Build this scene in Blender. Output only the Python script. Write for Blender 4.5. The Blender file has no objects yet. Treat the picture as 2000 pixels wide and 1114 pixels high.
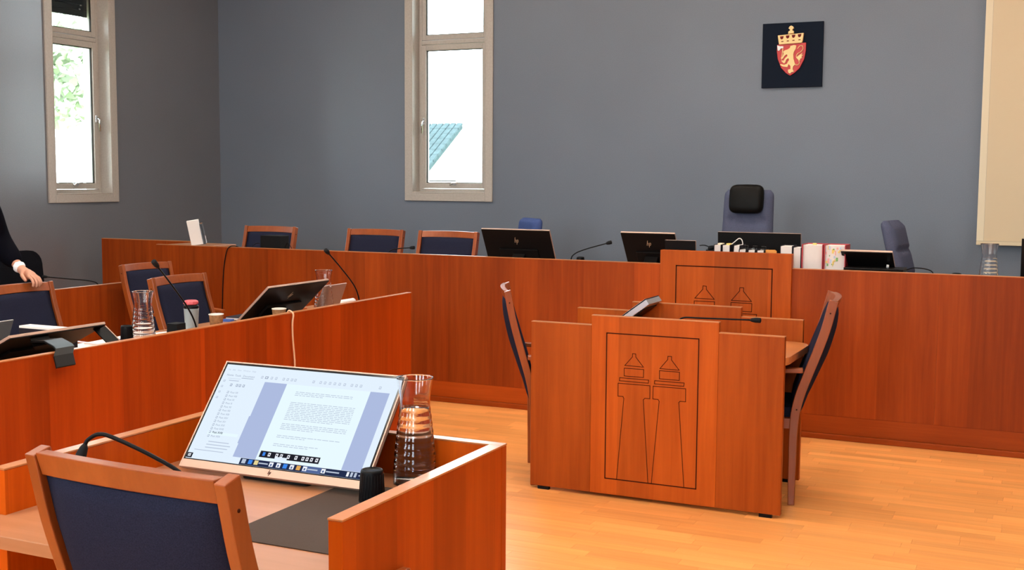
import bpy, bmesh, math, random
from mathutils import Vector, Matrix
random.seed(7)
PI = math.pi
S = bpy.context.scene
COL = S.collection

# ------------------------------------------------------------------ camera
cam = bpy.data.cameras.new('camera'); cam_o = bpy.data.objects.new('camera', cam); COL.objects.link(cam_o)
cam.sensor_fit = 'HORIZONTAL'; cam.sensor_width = 36.0; cam.lens = 2300.0 / 2000.0 * 36.0
cam.clip_start = 0.05; cam.clip_end = 400
yaw, pitch, roll = math.radians(25.1), math.radians(5.2), math.radians(0.37)
fw = Vector((-math.sin(yaw) * math.cos(pitch), math.cos(yaw) * math.cos(pitch), -math.sin(pitch)))
rt = Vector((math.cos(yaw), math.sin(yaw), 0)); up = rt.cross(fw)
r2 = rt * math.cos(roll) + up * math.sin(roll); u2 = up * math.cos(roll) - rt * math.sin(roll)
m = Matrix((r2, u2, -fw)).transposed().to_4x4(); m.translation = (0, 0, 1.57)
cam_o.matrix_world = m
S.camera = cam_o

# ------------------------------------------------------------------ sky, exposure
SKY = 15.0
LAMP = 36.0
W = bpy.data.worlds.new('sky'); S.world = W; W.use_nodes = True
bg = W.node_tree.nodes['Background']; bg.inputs[0].default_value = (0.86, 0.93, 1.0, 1); bg.inputs[1].default_value = SKY
S.view_settings.view_transform = 'Standard'; S.view_settings.look = 'None'
S.view_settings.gamma = 1.0; S.view_settings.use_curve_mapping = False
S.view_settings.exposure = 0.0

# ------------------------------------------------------------------ materials
MATS = {}
def newmat(name):
    mt = bpy.data.materials.new(name); mt.use_nodes = True
    nt = mt.node_tree; b = nt.nodes['Principled BSDF']; MATS[name] = mt
    return mt, nt, b
def plain(name, col, rough=0.5, metal=0.0, spec=0.5, bump=0.0, bscale=200, emit=None, estr=0.0, coat=0.0, sheen=0.0, var=0.0):
    mt, nt, b = newmat(name)
    b.inputs['Base Color'].default_value = (*col, 1); b.inputs['Roughness'].default_value = rough
    b.inputs['Metallic'].default_value = metal; b.inputs['Specular IOR Level'].default_value = spec
    b.inputs['Coat Weight'].default_value = coat; b.inputs['Sheen Weight'].default_value = sheen
    if emit: b.inputs['Emission Color'].default_value = (*emit, 1); b.inputs['Emission Strength'].default_value = estr
    if bump or var:
        tc = nt.nodes.new('ShaderNodeTexCoord'); n = nt.nodes.new('ShaderNodeTexNoise'); n.inputs['Scale'].default_value = bscale
        n.inputs['Detail'].default_value = 3
        nt.links.new(tc.outputs['Object'], n.inputs['Vector'])
        if bump:
            bp = nt.nodes.new('ShaderNodeBump'); bp.inputs['Strength'].default_value = bump; bp.inputs['Distance'].default_value = 0.002
            nt.links.new(n.outputs['Fac'], bp.inputs['Height']); nt.links.new(bp.outputs['Normal'], b.inputs['Normal'])
        if var:
            mr = nt.nodes.new('ShaderNodeMapRange'); mr.inputs[1].default_value = 0.3; mr.inputs[2].default_value = 0.7
            mr.inputs[3].default_value = 1 - var; mr.inputs[4].default_value = 1 + var
            mx = nt.nodes.new('ShaderNodeMix'); mx.data_type = 'RGBA'; mx.blend_type = 'MULTIPLY'; mx.inputs[0].default_value = 1
            mx.inputs[6].default_value = (*col, 1)
            nt.links.new(n.outputs['Fac'], mr.inputs[0]); nt.links.new(mr.outputs[0], mx.inputs[7]); nt.links.new(mx.outputs[2], b.inputs['Base Color'])
    return mt
def wood(name, c1, c2, grain='z', rough=0.38, leaf=0.17, leafamt=0.16, rnd=0.10, coat=0.15, fine=1.0, spec=0.5, island=False):
    """veneer: grain streaks along one axis, veneer leaves of slightly different tone across it, tone by object"""
    mt, nt, b = newmat(name); N = nt.nodes.new; L = nt.links.new
    tc = N('ShaderNodeTexCoord'); sp = N('ShaderNodeSeparateXYZ'); L(tc.outputs['Object'], sp.inputs[0])
    ax = {'x': 0, 'y': 1, 'z': 2}[grain]; oth = [i for i in range(3) if i != ax]
    add = N('ShaderNodeMath'); add.operation = 'ADD'
    L(sp.outputs[oth[0]], add.inputs[0]); L(sp.outputs[oth[1]], add.inputs[1])
    mp = N('ShaderNodeMapping'); sc = [34 * fine] * 3; sc[ax] = 1.6 * fine; mp.inputs['Scale'].default_value = sc
    info = N('ShaderNodeObjectInfo')
    if island:
        geo = N('ShaderNodeNewGeometry'); rsrc = geo.outputs['Random Per Island']
    else:
        rsrc = info.outputs['Random']
    off = N('ShaderNodeVectorMath'); off.operation = 'ADD'; cmb = N('ShaderNodeCombineXYZ')
    mul = N('ShaderNodeMath'); mul.operation = 'MULTIPLY'; mul.inputs[1].default_value = 37.0
    L(rsrc, mul.inputs[0]); [L(mul.outputs[0], cmb.inputs[i]) for i in range(3)]
    L(tc.outputs['Object'], off.inputs[0]); L(cmb.outputs[0], off.inputs[1]); L(off.outputs[0], mp.inputs[0])
    n1 = N('ShaderNodeTexNoise'); n1.inputs['Scale'].default_value = 1.0; n1.inputs['Detail'].default_value = 5; n1.inputs['Roughness'].default_value = 0.6; n1.inputs['Distortion'].default_value = 0.4
    L(mp.outputs[0], n1.inputs['Vector'])
    mp2 = N('ShaderNodeMapping'); s2 = [5.0] * 3; s2[ax] = 0.7; mp2.inputs['Scale'].default_value = s2; L(off.outputs[0], mp2.inputs[0])
    n2 = N('ShaderNodeTexNoise'); n2.inputs['Scale'].default_value = 1.0; n2.inputs['Detail'].default_value = 2; L(mp2.outputs[0], n2.inputs['Vector'])
    mixn = N('ShaderNodeMath'); mixn.operation = 'ADD'; L(n1.outputs['Fac'], mixn.inputs[0]); L(n2.outputs['Fac'], mixn.inputs[1])
    rmp = N('ShaderNodeMapRange'); rmp.inputs[1].default_value = 0.72; rmp.inputs[2].default_value = 1.28
    L(mixn.outputs[0], rmp.inputs[0])
    mx = N('ShaderNodeMix'); mx.data_type = 'RGBA'; mx.inputs[6].default_value = (*c1, 1); mx.inputs[7].default_value = (*c2, 1)
    L(rmp.outputs[0], mx.inputs[0])
    # veneer leaves
    dv = N('ShaderNodeMath'); dv.operation = 'DIVIDE'; dv.inputs[1].default_value = leaf; L(add.outputs[0], dv.inputs[0])
    fl = N('ShaderNodeMath'); fl.operation = 'FLOOR'; L(dv.outputs[0], fl.inputs[0])
    ad2 = N('ShaderNodeMath'); ad2.operation = 'ADD'; L(fl.outputs[0], ad2.inputs[0]); L(mul.outputs[0], ad2.inputs[1])
    wn = N('ShaderNodeTexWhiteNoise'); wn.noise_dimensions = '1D'; L(ad2.outputs[0], wn.inputs['W'])
    r1 = N('ShaderNodeMapRange'); r1.inputs[3].default_value = 1 - leafamt; r1.inputs[4].default_value = 1 + leafamt; L(wn.outputs[0], r1.inputs[0])
    r3 = N('ShaderNodeMapRange'); r3.inputs[3].default_value = 1 - rnd; r3.inputs[4].default_value = 1 + rnd; L(rsrc, r3.inputs[0])
    mm = N('ShaderNodeMath'); mm.operation = 'MULTIPLY'; L(r1.outputs[0], mm.inputs[0]); L(r3.outputs[0], mm.inputs[1])
    m2 = N('ShaderNodeMix'); m2.data_type = 'RGBA'; m2.blend_type = 'MULTIPLY'; m2.inputs[0].default_value = 1
    L(mx.outputs[2], m2.inputs[6]); L(mm.outputs[0], m2.inputs[7]); L(m2.outputs[2], b.inputs['Base Color'])
    b.inputs['Roughness'].default_value = rough; b.inputs['Coat Weight'].default_value = coat; b.inputs['Coat Roughness'].default_value = 0.22
    b.inputs['Specular IOR Level'].default_value = spec
    bp = N('ShaderNodeBump'); bp.inputs['Strength'].default_value = 0.06; bp.inputs['Distance'].default_value = 0.001
    L(n1.outputs['Fac'], bp.inputs['Height']); L(bp.outputs['Normal'], b.inputs['Normal'])
    return mt
def emission(name, col, s):
    mt = bpy.data.materials.new(name); mt.use_nodes = True; nt = mt.node_tree; nt.nodes.clear()
    e = nt.nodes.new('ShaderNodeEmission'); o = nt.nodes.new('ShaderNodeOutputMaterial'); e.inputs[0].default_value = (*col, 1); e.inputs[1].default_value = s
    nt.links.new(e.outputs[0], o.inputs[0]); MATS[name] = mt; return mt
def glass(name, col=(1, 1, 1), ior=1.45, rough=0.0):
    mt, nt, b = newmat(name)
    b.inputs['Base Color'].default_value = (*col, 1); b.inputs['Roughness'].default_value = rough
    b.inputs['Transmission Weight'].default_value = 1.0; b.inputs['IOR'].default_value = ior
    return mt
def pane_mat(name):
    mt = bpy.data.materials.new(name); mt.use_nodes = True; nt = mt.node_tree; nt.nodes.clear()
    t = nt.nodes.new('ShaderNodeBsdfTransparent'); g = nt.nodes.new('ShaderNodeBsdfGlossy'); g.inputs['Roughness'].default_value = 0.01
    t.inputs[0].default_value = (0.93, 0.96, 0.95, 1)
    mx = nt.nodes.new('ShaderNodeMixShader'); fr = nt.nodes.new('ShaderNodeFresnel'); fr.inputs[0].default_value = 1.25
    o = nt.nodes.new('ShaderNodeOutputMaterial')
    nt.links.new(fr.outputs[0], mx.inputs[0]); nt.links.new(t.outputs[0], mx.inputs[1]); nt.links.new(g.outputs[0], mx.inputs[2]); nt.links.new(mx.outputs[0], o.inputs[0])
    MATS[name] = mt; return mt
def fabric(name, col, rough=0.9):
    mt, nt, b = newmat(name); N = nt.nodes.new; L = nt.links.new
    tc = N('ShaderNodeTexCoord'); n = N('ShaderNodeTexNoise'); n.inputs['Scale'].default_value = 420; n.inputs['Detail'].default_value = 2
    L(tc.outputs['Object'], n.inputs['Vector'])
    mr = N('ShaderNodeMapRange'); mr.inputs[1].default_value = 0.3; mr.inputs[2].default_value = 0.7; mr.inputs[3].default_value = 0.75; mr.inputs[4].default_value = 1.25
    mx = N('ShaderNodeMix'); mx.data_type = 'RGBA'; mx.blend_type = 'MULTIPLY'; mx.inputs[0].default_value = 1; mx.inputs[6].default_value = (*col, 1)
    L(n.outputs['Fac'], mr.inputs[0]); L(mr.outputs[0], mx.inputs[7]); L(mx.outputs[2], b.inputs['Base Color'])
    b.inputs['Roughness'].default_value = rough; b.inputs['Sheen Weight'].default_value = 0.0; b.inputs['Specular IOR Level'].default_value = 0.03
    bp = N('ShaderNodeBump'); bp.inputs['Strength'].default_value = 0.3; bp.inputs['Distance'].default_value = 0.001
    L(n.outputs['Fac'], bp.inputs['Height']); L(bp.outputs['Normal'], b.inputs['Normal'])
    return mt
def wallpaper(name, col, rough=0.42, spec=0.5):
    mt, nt, b = newmat(name); N = nt.nodes.new; L = nt.links.new
    tc = N('ShaderNodeTexCoord'); n = N('ShaderNodeTexNoise'); n.inputs['Scale'].default_value = 160; n.inputs['Detail'].default_value = 4
    L(tc.outputs['Object'], n.inputs['Vector'])
    n2 = N('ShaderNodeTexNoise'); n2.inputs['Scale'].default_value = 0.8; L(tc.outputs['Object'], n2.inputs['Vector'])
    a = N('ShaderNodeMath'); a.operation = 'ADD'; L(n.outputs['Fac'], a.inputs[0]); L(n2.outputs['Fac'], a.inputs[1])
    mr = N('ShaderNodeMapRange'); mr.inputs[1].default_value = 0.6; mr.inputs[2].default_value = 1.4; mr.inputs[3].default_value = 0.88; mr.inputs[4].default_value = 1.12
    mx = N('ShaderNodeMix'); mx.data_type = 'RGBA'; mx.blend_type = 'MULTIPLY'; mx.inputs[0].default_value = 1; mx.inputs[6].default_value = (*col, 1)
    L(a.outputs[0], mr.inputs[0]); L(mr.outputs[0], mx.inputs[7]); L(mx.outputs[2], b.inputs['Base Color'])
    b.inputs['Roughness'].default_value = rough; b.inputs['Specular IOR Level'].default_value = spec
    bp = N('ShaderNodeBump'); bp.inputs['Strength'].default_value = 0.25; bp.inputs['Distance'].default_value = 0.0015
    L(n.outputs['Fac'], bp.inputs['Height']); L(bp.outputs['Normal'], b.inputs['Normal'])
    return mt

wood('cherry', (0.225, 0.031, 0.0013), (0.335, 0.055, 0.004), 'z', rough=0.45, spec=0.16, coat=0.0)
wood('cherry_desk', (0.38, 0.050, 0.0008), (0.52, 0.082, 0.0025), 'z', rough=0.45, spec=0.10, coat=0.0)
wood('cherry_light', (0.275, 0.046, 0.002), (0.40, 0.078, 0.006), 'z', rough=0.45, spec=0.16, coat=0.0)
wood('cherry_red', (0.29, 0.032, 0.0012), (0.41, 0.054, 0.003), 'z', rough=0.45, spec=0.16, coat=0.0)
wood('cherry_x', (0.27, 0.040, 0.002), (0.38, 0.064, 0.005), 'x', leaf=0.5, leafamt=0.05, rough=0.45, spec=0.16, coat=0.0)
wood('cherry_y', (0.30, 0.046, 0.003), (0.42, 0.072, 0.006), 'y', leaf=0.5, leafamt=0.05, rough=0.45)
wood('cherry_edge', (0.42, 0.14, 0.04), (0.52, 0.19, 0.06), 'x', leaf=9, leafamt=0.0, rough=0.3)
wood('desk_wood', (0.35, 0.145, 0.062), (0.44, 0.195, 0.095), 'x', leaf=0.3, leafamt=0.06, rough=0.3)
wood('chair_wood', (0.215, 0.042, 0.005), (0.30, 0.068, 0.011), 'z', leaf=9, leafamt=0.0, rough=0.35, rnd=0.04)
wood('stave', (0.72, 0.29, 0.075), (0.88, 0.39, 0.115), 'x', leaf=9, leafamt=0.0, rough=0.33, rnd=0.13, coat=0.3)
wood('stave_joined', (0.72, 0.29, 0.075), (0.88, 0.39, 0.115), 'x', leaf=9, leafamt=0.0, rough=0.33, rnd=0.13, coat=0.3, island=True)
plain('subfloor', (0.3, 0.16, 0.06), 0.6)
plain('groove', (0.045, 0.010, 0.004), 0.7, spec=0.05)
wallpaper('wall_blue', (0.135, 0.158, 0.200)); wallpaper('wall_side', (0.135, 0.138, 0.155), 0.24, 0.8)
plain('ceiling_white', (0.8, 0.79, 0.76), 0.8, bump=0.2, bscale=90)
plain('window_wood', (0.40, 0.36, 0.32), 0.45, bump=0.05, bscale=60, var=0.06)
plain('window_seal', (0.03, 0.028, 0.025), 0.6, spec=0.1)
plain('steel', (0.72, 0.72, 0.72), 0.25, 1.0)
pane_mat('pane')
fabric('blue_fabric', (0.016, 0.0175, 0.035))
fabric('bright_blue_fabric', (0.055, 0.085, 0.22))  # lit copy of the blue chair upholstery, window light put into its colour
fabric('grey_blue_fabric', (0.085, 0.095, 0.15))
fabric('black_fabric', (0.006, 0.006, 0.008))
plain('black_leather', (0.005, 0.0045, 0.004), 0.42, bump=0.3, bscale=250, spec=0.10)
plain('black_plastic', (0.005, 0.005, 0.006), 0.35, spec=0.10)
plain('black_matt', (0.012, 0.012, 0.013), 0.6, spec=0.08)
plain('monitor_back', (0.007, 0.006, 0.006), 0.38, bump=0.04, bscale=400, spec=0.12)
plain('champagne', (0.50, 0.34, 0.27), 0.42, 0.4)
plain('silver', (0.55, 0.55, 0.58), 0.35, 0.8)
plain('logo_metal', (0.80, 0.62, 0.42), 0.3, 0.6)
plain('screen_off', (0.008, 0.009, 0.011), 0.12, spec=0.3)
plain('white_paper', (0.82, 0.80, 0.78), 0.8)
plain('page_white', (0.74, 0.69, 0.66), 0.8, bump=0.4, bscale=500)
plain('cream', (0.80, 0.66, 0.48), 0.7)
plain('white_plastic', (0.85, 0.85, 0.84), 0.45)
plain('book_red', (0.42, 0.02, 0.03), 0.5)
plain('book_black', (0.02, 0.018, 0.025), 0.5, spec=0.1)
plain('tab_yellow', (0.75, 0.55, 0.15), 0.7); plain('tab_green', (0.18, 0.40, 0.12), 0.7); plain('tab_pink', (0.80, 0.38, 0.36), 0.7); plain('tab_blue', (0.45, 0.55, 0.72), 0.7)
plain('orange_cover', (0.75, 0.30, 0.05), 0.6)
plain('mat_brown', (0.050, 0.032, 0.024), 0.62, bump=0.4, bscale=500, spec=0.15)
plain('cup_kraft', (0.34, 0.17, 0.07), 0.75, var=0.3, bscale=60)
plain('cup_white', (0.86, 0.82, 0.76), 0.6)
plain('cup_grey', (0.30, 0.36, 0.38), 0.35)
plain('pink_wrap', (0.62, 0.10, 0.12), 0.45, bump=0.8, bscale=40)
plain('blue_plastic', (0.05, 0.12, 0.40), 0.35)
plain('cable_beige', (0.66, 0.40, 0.24), 0.5)
plain('plaque_navy', (0.006, 0.010, 0.020), 0.5, spec=0.05)
plain('arms_red', (0.50, 0.016, 0.014), 0.4); plain('arms_gold', (0.85, 0.56, 0.24), 0.38, 0.1); plain('arms_white', (0.85, 0.84, 0.83), 0.4); plain('arms_dark_red', (0.14, 0.012, 0.012), 0.5, spec=0.1)
plain('canvas', (0.64, 0.51, 0.34), 0.85); plain('canvas_edge', (0.66, 0.55, 0.37), 0.6); plain('canvas_light', (0.72, 0.62, 0.45), 0.7)
plain('suit', (0.004, 0.004, 0.007), 0.85, spec=0.02); plain('shirt', (0.82, 0.82, 0.86), 0.8)
plain('skin', (0.55, 0.26, 0.17), 0.5, bump=0.1, bscale=150); plain('hair', (0.05, 0.03, 0.02), 0.6, spec=0.2)
plain('shoe', (0.01, 0.01, 0.01), 0.3)
plain('roof_tile', (0.046, 0.066, 0.070), 0.9, spec=0.02, var=0.15, bscale=5); plain('render_white', (0.8, 0.8, 0.78), 0.9); plain('render_glass', (0.30, 0.36, 0.40), 0.2)
plain('grass_out', (0.20, 0.26, 0.12), 0.95); plain('leaf_out', (0.34, 0.40, 0.28), 0.8); plain('bark', (0.55, 0.53, 0.50), 0.9)
plain('lamp_housing', (0.8, 0.8, 0.8), 0.4, 0.2)
emission('lamp_light', (1.0, 0.92, 0.80), LAMP)
glass('carafe_glass'); glass('water', (0.98, 0.99, 1.0), 1.33); glass('clear_plastic', (0.95, 0.97, 0.96), 1.3, 0.05)
# screen colours: what the lit display gives off
emission('ui_window', (0.78, 0.89, 1.0), 1.0); emission('ui_page', (0.80, 0.94, 1.0), 1.02); emission('ui_band', (0.47, 0.56, 0.83), 0.9)
emission('ui_text', (0.36, 0.42, 0.56), 0.9); emission('ui_text_dark', (0.10, 0.12, 0.18), 0.9); emission('ui_textpale', (0.55, 0.63, 0.78), 0.9)
emission('ui_bar', (0.018, 0.028, 0.075), 1.0); emission('ui_tool', (0.016, 0.016, 0.024), 1.0); emission('ui_white', (0.9, 0.93, 1.0), 1.0)
emission('ui_blue', (0.05, 0.25, 0.85), 1.0); emission('ui_task', (0.09, 0.14, 0.32), 1.0); emission('ui_orange', (0.85, 0.45, 0.12), 0.9); emission('ui_yellow', (0.9, 0.75, 0.35), 0.9)

# ------------------------------------------------------------------ mesh helpers
class MB:
    def __init__(s): s.v = []; s.f = []; s.mi = []; s.sm = []; s.mats = []
    def slot(s, name):
        if name not in s.mats: s.mats.append(name)
        return s.mats.index(name)
    def add(s, vs, fs, mat=None, smooth=False, fn=None):
        o = len(s.v); s.v += [tuple(fn(*p)) if fn else tuple(p) for p in vs]
        k = s.slot(mat) if mat else 0
        for f in fs: s.f.append([i + o for i in f]); s.mi.append(k); s.sm.append(smooth)
    def box(s, a, b, mat=None, fn=None):
        x0, y0, z0 = a; x1, y1, z1 = b
        s.add([(x0, y0, z0), (x1, y0, z0), (x1, y1, z0), (x0, y1, z0), (x0, y0, z1), (x1, y0, z1), (x1, y1, z1), (x0, y1, z1)],
              [(0, 3, 2, 1), (4, 5, 6, 7), (0, 1, 5, 4), (1, 2, 6, 5), (2, 3, 7, 6), (3, 0, 4, 7)], mat, False, fn)
    def prism(s, poly, d0, d1, plane='xz', mat=None, fn=None):
        """poly extruded; plane xz: extrude along y, xy: along z, yz: along x"""
        def P(p, d): return {'xz': (p[0], d, p[1]), 'xy': (p[0], p[1], d), 'yz': (d, p[0], p[1])}[plane]
        n = len(poly)
        s.add([P(p, d0) for p in poly] + [P(p, d1) for p in poly],
              [list(range(n)), list(range(2 * n - 1, n - 1, -1))] + [(i, i + n, (i + 1) % n + n, (i + 1) % n) for i in range(n)], mat, False, fn)
    def tube(s, path, r, n=8, mat=None, fn=None, caps=True, closed=False):
        P = [Vector(p) for p in path]; R = r if isinstance(r, (list, tuple)) else [r] * len(P)
        vs = []; fs = []; N = len(P); ref = None
        for i, p in enumerate(P):
            t = (P[(i + 1) % N] - P[i - 1]) if closed else (P[min(i + 1, N - 1)] - P[max(i - 1, 0)])
            t.normalize()
            if ref is None:
                ref = Vector((0, 0, 1)) if abs(t.z) < 0.9 else Vector((1, 0, 0))
            a = (ref - t * ref.dot(t)).normalized(); b = t.cross(a); ref = a
            for k in range(n):
                an = 2 * PI * k / n; vs.append(p + a * (R[i] * math.cos(an)) + b * (R[i] * math.sin(an)))
        for i in range(N if closed else N - 1):
            j = (i + 1) % N
            for k in range(n): fs.append((i * n + k, i * n + (k + 1) % n, j * n + (k + 1) % n, j * n + k))
        if caps and not closed: fs += [list(range(n))[::-1], list(range((N - 1) * n, N * n))]
        s.add(vs, fs, mat, True, fn)
    def lathe(s, prof, n=32, mat=None, fn=None, c=(0, 0), close=False, smooth=True):
        vs = []; fs = []; idx = []
        for (r, z) in prof:
            if r < 1e-6: idx.append([len(vs)]); vs.append((c[0], c[1], z))
            else:
                idx.append(list(range(len(vs), len(vs) + n)))
                vs += [(c[0] + r * math.cos(2 * PI * k / n), c[1] + r * math.sin(2 * PI * k / n), z) for k in range(n)]
        pairs = [(i, i + 1) for i in range(len(prof) - 1)]
        if close: pairs.append((len(prof) - 1, 0))
        for i, j in pairs:
            A, B = idx[i], idx[j]
            for k in range(n):
                q = []
                for w in ((A, k), (A, k + 1), (B, k + 1), (B, k)):
                    vv = w[0][w[1] % len(w[0])]
                    if vv not in q: q.append(vv)
                if len(q) > 2: fs.append(q)
        s.add(vs, fs, mat, smooth, fn)
    def sweep(s, path, half_w, half_t, wdir=(1, 0, 0), mat=None, fn=None):
        """rectangular bar along a path; wdir is the constant width direction"""
        P = [Vector(p) for p in path]; w = Vector(wdir).normalized(); vs = []; fs = []; N = len(P)
        HW = half_w if isinstance(half_w, list) else [half_w] * N; HT = half_t if isinstance(half_t, list) else [half_t] * N
        for i, p in enumerate(P):
            t = (P[min(i + 1, N - 1)] - P[max(i - 1, 0)]).normalized(); nn = t.cross(w).normalized()
            for (a, b) in ((-1, -1), (1, -1), (1, 1), (-1, 1)): vs.append(p + w * (a * HW[i]) + nn * (b * HT[i]))
        for i in range(N - 1):
            for k in range(4): fs.append((i * 4 + k, i * 4 + (k + 1) % 4, i * 4 + 4 + (k + 1) % 4, i * 4 + 4 + k))
        fs += [(3, 2, 1, 0), tuple(range(4 * N - 4, 4 * N))]
        s.add(vs, fs, mat, False, fn)
    def build(s, name, mat=None, parent=None, loc=None, bevel=0, smooth=None, segs=2):
        me = bpy.data.meshes.new(name); me.from_pydata(s.v, [], s.f)
        names = s.mats or [mat]
        for nm in names: me.materials.append(MATS[nm])
        for i, p in enumerate(me.polygons):
            p.material_index = s.mi[i]; p.use_smooth = s.sm[i] if smooth is None else smooth
        bm = bmesh.new(); bm.from_mesh(me); bmesh.ops.recalc_face_normals(bm, faces=bm.faces)
        big = [f for f in bm.faces if len(f.verts) > 8]
        if big: bmesh.ops.triangulate(bm, faces=big)
        bm.to_mesh(me); bm.free(); me.update()
        o = bpy.data.objects.new(name, me); COL.objects.link(o)
        if parent: o.parent = parent
        if loc: o.location = loc
        if bevel:
            md = o.modifiers.new('bevel', 'BEVEL'); md.width = bevel; md.segments = segs; md.limit_method = 'ANGLE'; md.angle_limit = 0.7
        return o
def tag(o, label=None, cat=None, group=None, kind=None):
    if label: o['label'] = label
    if cat: o['category'] = cat
    if group: o['group'] = group
    if kind: o['kind'] = kind
    return o
def thing(name, label, cat, loc=(0, 0, 0), rz=0, group=None, scale=None):
    o = bpy.data.objects.new(name, None); COL.objects.link(o); o.empty_display_size = 0.1
    o.location = loc; o.rotation_euler = (0, 0, rz)
    if scale: o.scale = scale
    return tag(o, label, cat, group)
def clone(root, loc, rz, label, scale=None, group=None):
    def cp(o, par):
        c = o.copy(); COL.objects.link(c)
        if par: c.parent = par
        for ch in o.children: cp(ch, c)
        return c
    c = cp(root, None); c.location = loc; c.rotation_euler = (0, 0, rz); c.scale = scale or (1, 1, 1); c['label'] = label
    if group: c['group'] = group
    return c
def box(name, a, b, mat, parent=None, bevel=0.0, loc=None):
    q = MB(); q.box(a, b); return q.build(name, mat, parent, loc, bevel)
def rounded(w, d, r, n=5):
    pts = []
    for cx, cy, a0 in ((w - r, d - r, 0), (-w + r, d - r, 90), (-w + r, -d + r, 180), (w - r, -d + r, 270)):
        for k in range(n + 1):
            a = math.radians(a0 + 90 * k / n); pts.append((cx + r * math.cos(a), cy + r * math.sin(a)))
    return pts
def catmull(pts, n=6):
    P = [Vector(p) for p in pts]; out = []
    for i in range(len(P) - 1):
        p0, p1, p2, p3 = P[max(i - 1, 0)], P[i], P[i + 1], P[min(i + 2, len(P) - 1)]
        for k in range(n):
            t = k / n
            out.append(0.5 * ((2 * p1) + (p2 - p0) * t + (2 * p0 - 5 * p1 + 4 * p2 - p3) * t * t + (3 * p1 - p0 - 3 * p2 + p3) * t ** 3))
    out.append(P[-1]); return [tuple(p) for p in out]

# ================================================================== THE ROOM
XL, XR, YB, YF, CEIL = -7.687, 3.6, 9.5, -3.2, 4.3
FLOORZ = 0.0
def struct(o, label): o['kind'] = 'structure'; o['label'] = label; return o
fl = struct(box('floor', (XL, YF, -0.10), (XR, YB, -0.014), 'subfloor'), 'honey coloured parquet floor of the courtroom')
# parquet staves, laid along x
SW, SL = 0.071, 0.47
vis = []; rest = MB()
cx0, cy0 = -1.5, 4.3
row = 0; y = YF
stave_me = None
allst = []
while y < YB - 0.01:
    off = random.random() * SL; x = XL - off
    while x < XR:
        a, b = max(x, XL), min(x + SL, XR); y1 = min(y + SW, YB)
        if b - a > 0.02: allst.append((a, b, y, y1, abs((b - a) - SL) < 1e-6 and abs(y1 - y - SW) < 1e-6))
        x += SL
    y += SW; row += 1
def in_view(st):
    mx, my = (st[0] + st[1]) / 2, (st[2] + st[3]) / 2
    if my > 7.2 or my < 3.9: return False
    d = Vector((mx, my, -1.57)); z = d.dot(fw)
    u = 1000 + 2300 * d.dot(r2) / z; v = 557 - 2300 * d.dot(u2) / z
    if -2.41 < mx < -1.14 and 5.4 < my < 6.6: return False
    return 930 < u < 2060 and v < 1150 or (800 < u and my > 6.3 and v < 1150)
cand = sorted([s for s in allst if s[4] and in_view(s)], key=lambda s: s[2])
chosen = set(cand[:300])
q = MB(); q.box((-SL / 2 + .0004, -SW / 2 + .0004, -0.014), (SL / 2 - .0004, SW / 2 - .0004, 0)); st0 = None
for s in allst:
    if s in chosen:
        loc = ((s[0] + s[1]) / 2, (s[2] + s[3]) / 2, 0)
        if st0 is None: st0 = q.build('stave', 'stave', fl, loc)
        else:
            o = st0.copy(); COL.objects.link(o); o.location = loc; o.parent = fl
    else:
        rest.box((s[0] + .0004, s[2] + .0004, -0.014), (s[1] - .0004, s[3] - .0004, 0))
o = rest.build('parquet_remainder', 'stave_joined', fl); o['kind'] = 'stuff'

def wall_mesh(name, label, u0, u1, holes, fn, thick=0.3, mat='wall_blue'):
    """wall in (u, z) with rectangular holes; fn(u, d, z) -> world, d = depth outward"""
    us = sorted({u0, u1, *[h[0] for h in holes], *[h[1] for h in holes]}); zs = sorted({0, CEIL, *[h[2] for h in holes], *[h[3] for h in holes]})
    q = MB()
    for i in range(len(us) - 1):
        for k in range(len(zs) - 1):
            um, zm = (us[i] + us[i + 1]) / 2, (zs[k] + zs[k + 1]) / 2
            if any(h[0] < um < h[1] and h[2] < zm < h[3] for h in holes): continue
            q.box((us[i], 0, zs[k]), (us[i + 1], thick, zs[k + 1]), None, fn)
    return struct(q.build(name, mat), label)
fB = lambda u, d, z: (u, YB + d, z)
fL = lambda u, d, z: (XL - d, u, z)
fR = lambda u, d, z: (XR + d, u, z)
fF = lambda u, d, z: (u, YF - d, z)
WB = (-5.475, -4.715, 1.425, 4.05)          # openings: u0, u1, z0, z1
WL = (7.345, 8.005, 1.405, 4.05)
WL2 = (3.2, 3.95, 1.405, 4.05); WL3 = (-0.6, 0.15, 1.405, 4.05)
wall_mesh('wall_back', 'blue grey papered back wall behind the judges bench', XL - .3, XR + .3, [WB], fB)
wall_mesh('wall_left', 'blue grey papered side wall with the tall narrow window', YF, YB, [WL, WL2, WL3], fL, mat='wall_side')
WFs = [(-5.6, -4.2, 1.2, 4.0), (-2.9, -1.5, 1.2, 4.0), (-.2, 1.2, 1.2, 4.0)]  # unseen openings, added to bring daylight in from behind the camera
wall_mesh('wall_right', 'blue grey papered wall facing the window wall', YF, YB, [], fR)
wall_mesh('wall_front', 'blue grey papered wall at the public end', XL - .3, XR + .3, WFs, fF)
struct(box('ceiling', (XL - .3, YF - .3, CEIL), (XR + .3, YB + .3, CEIL + .1), 'ceiling_white'), 'white courtroom ceiling')

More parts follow.
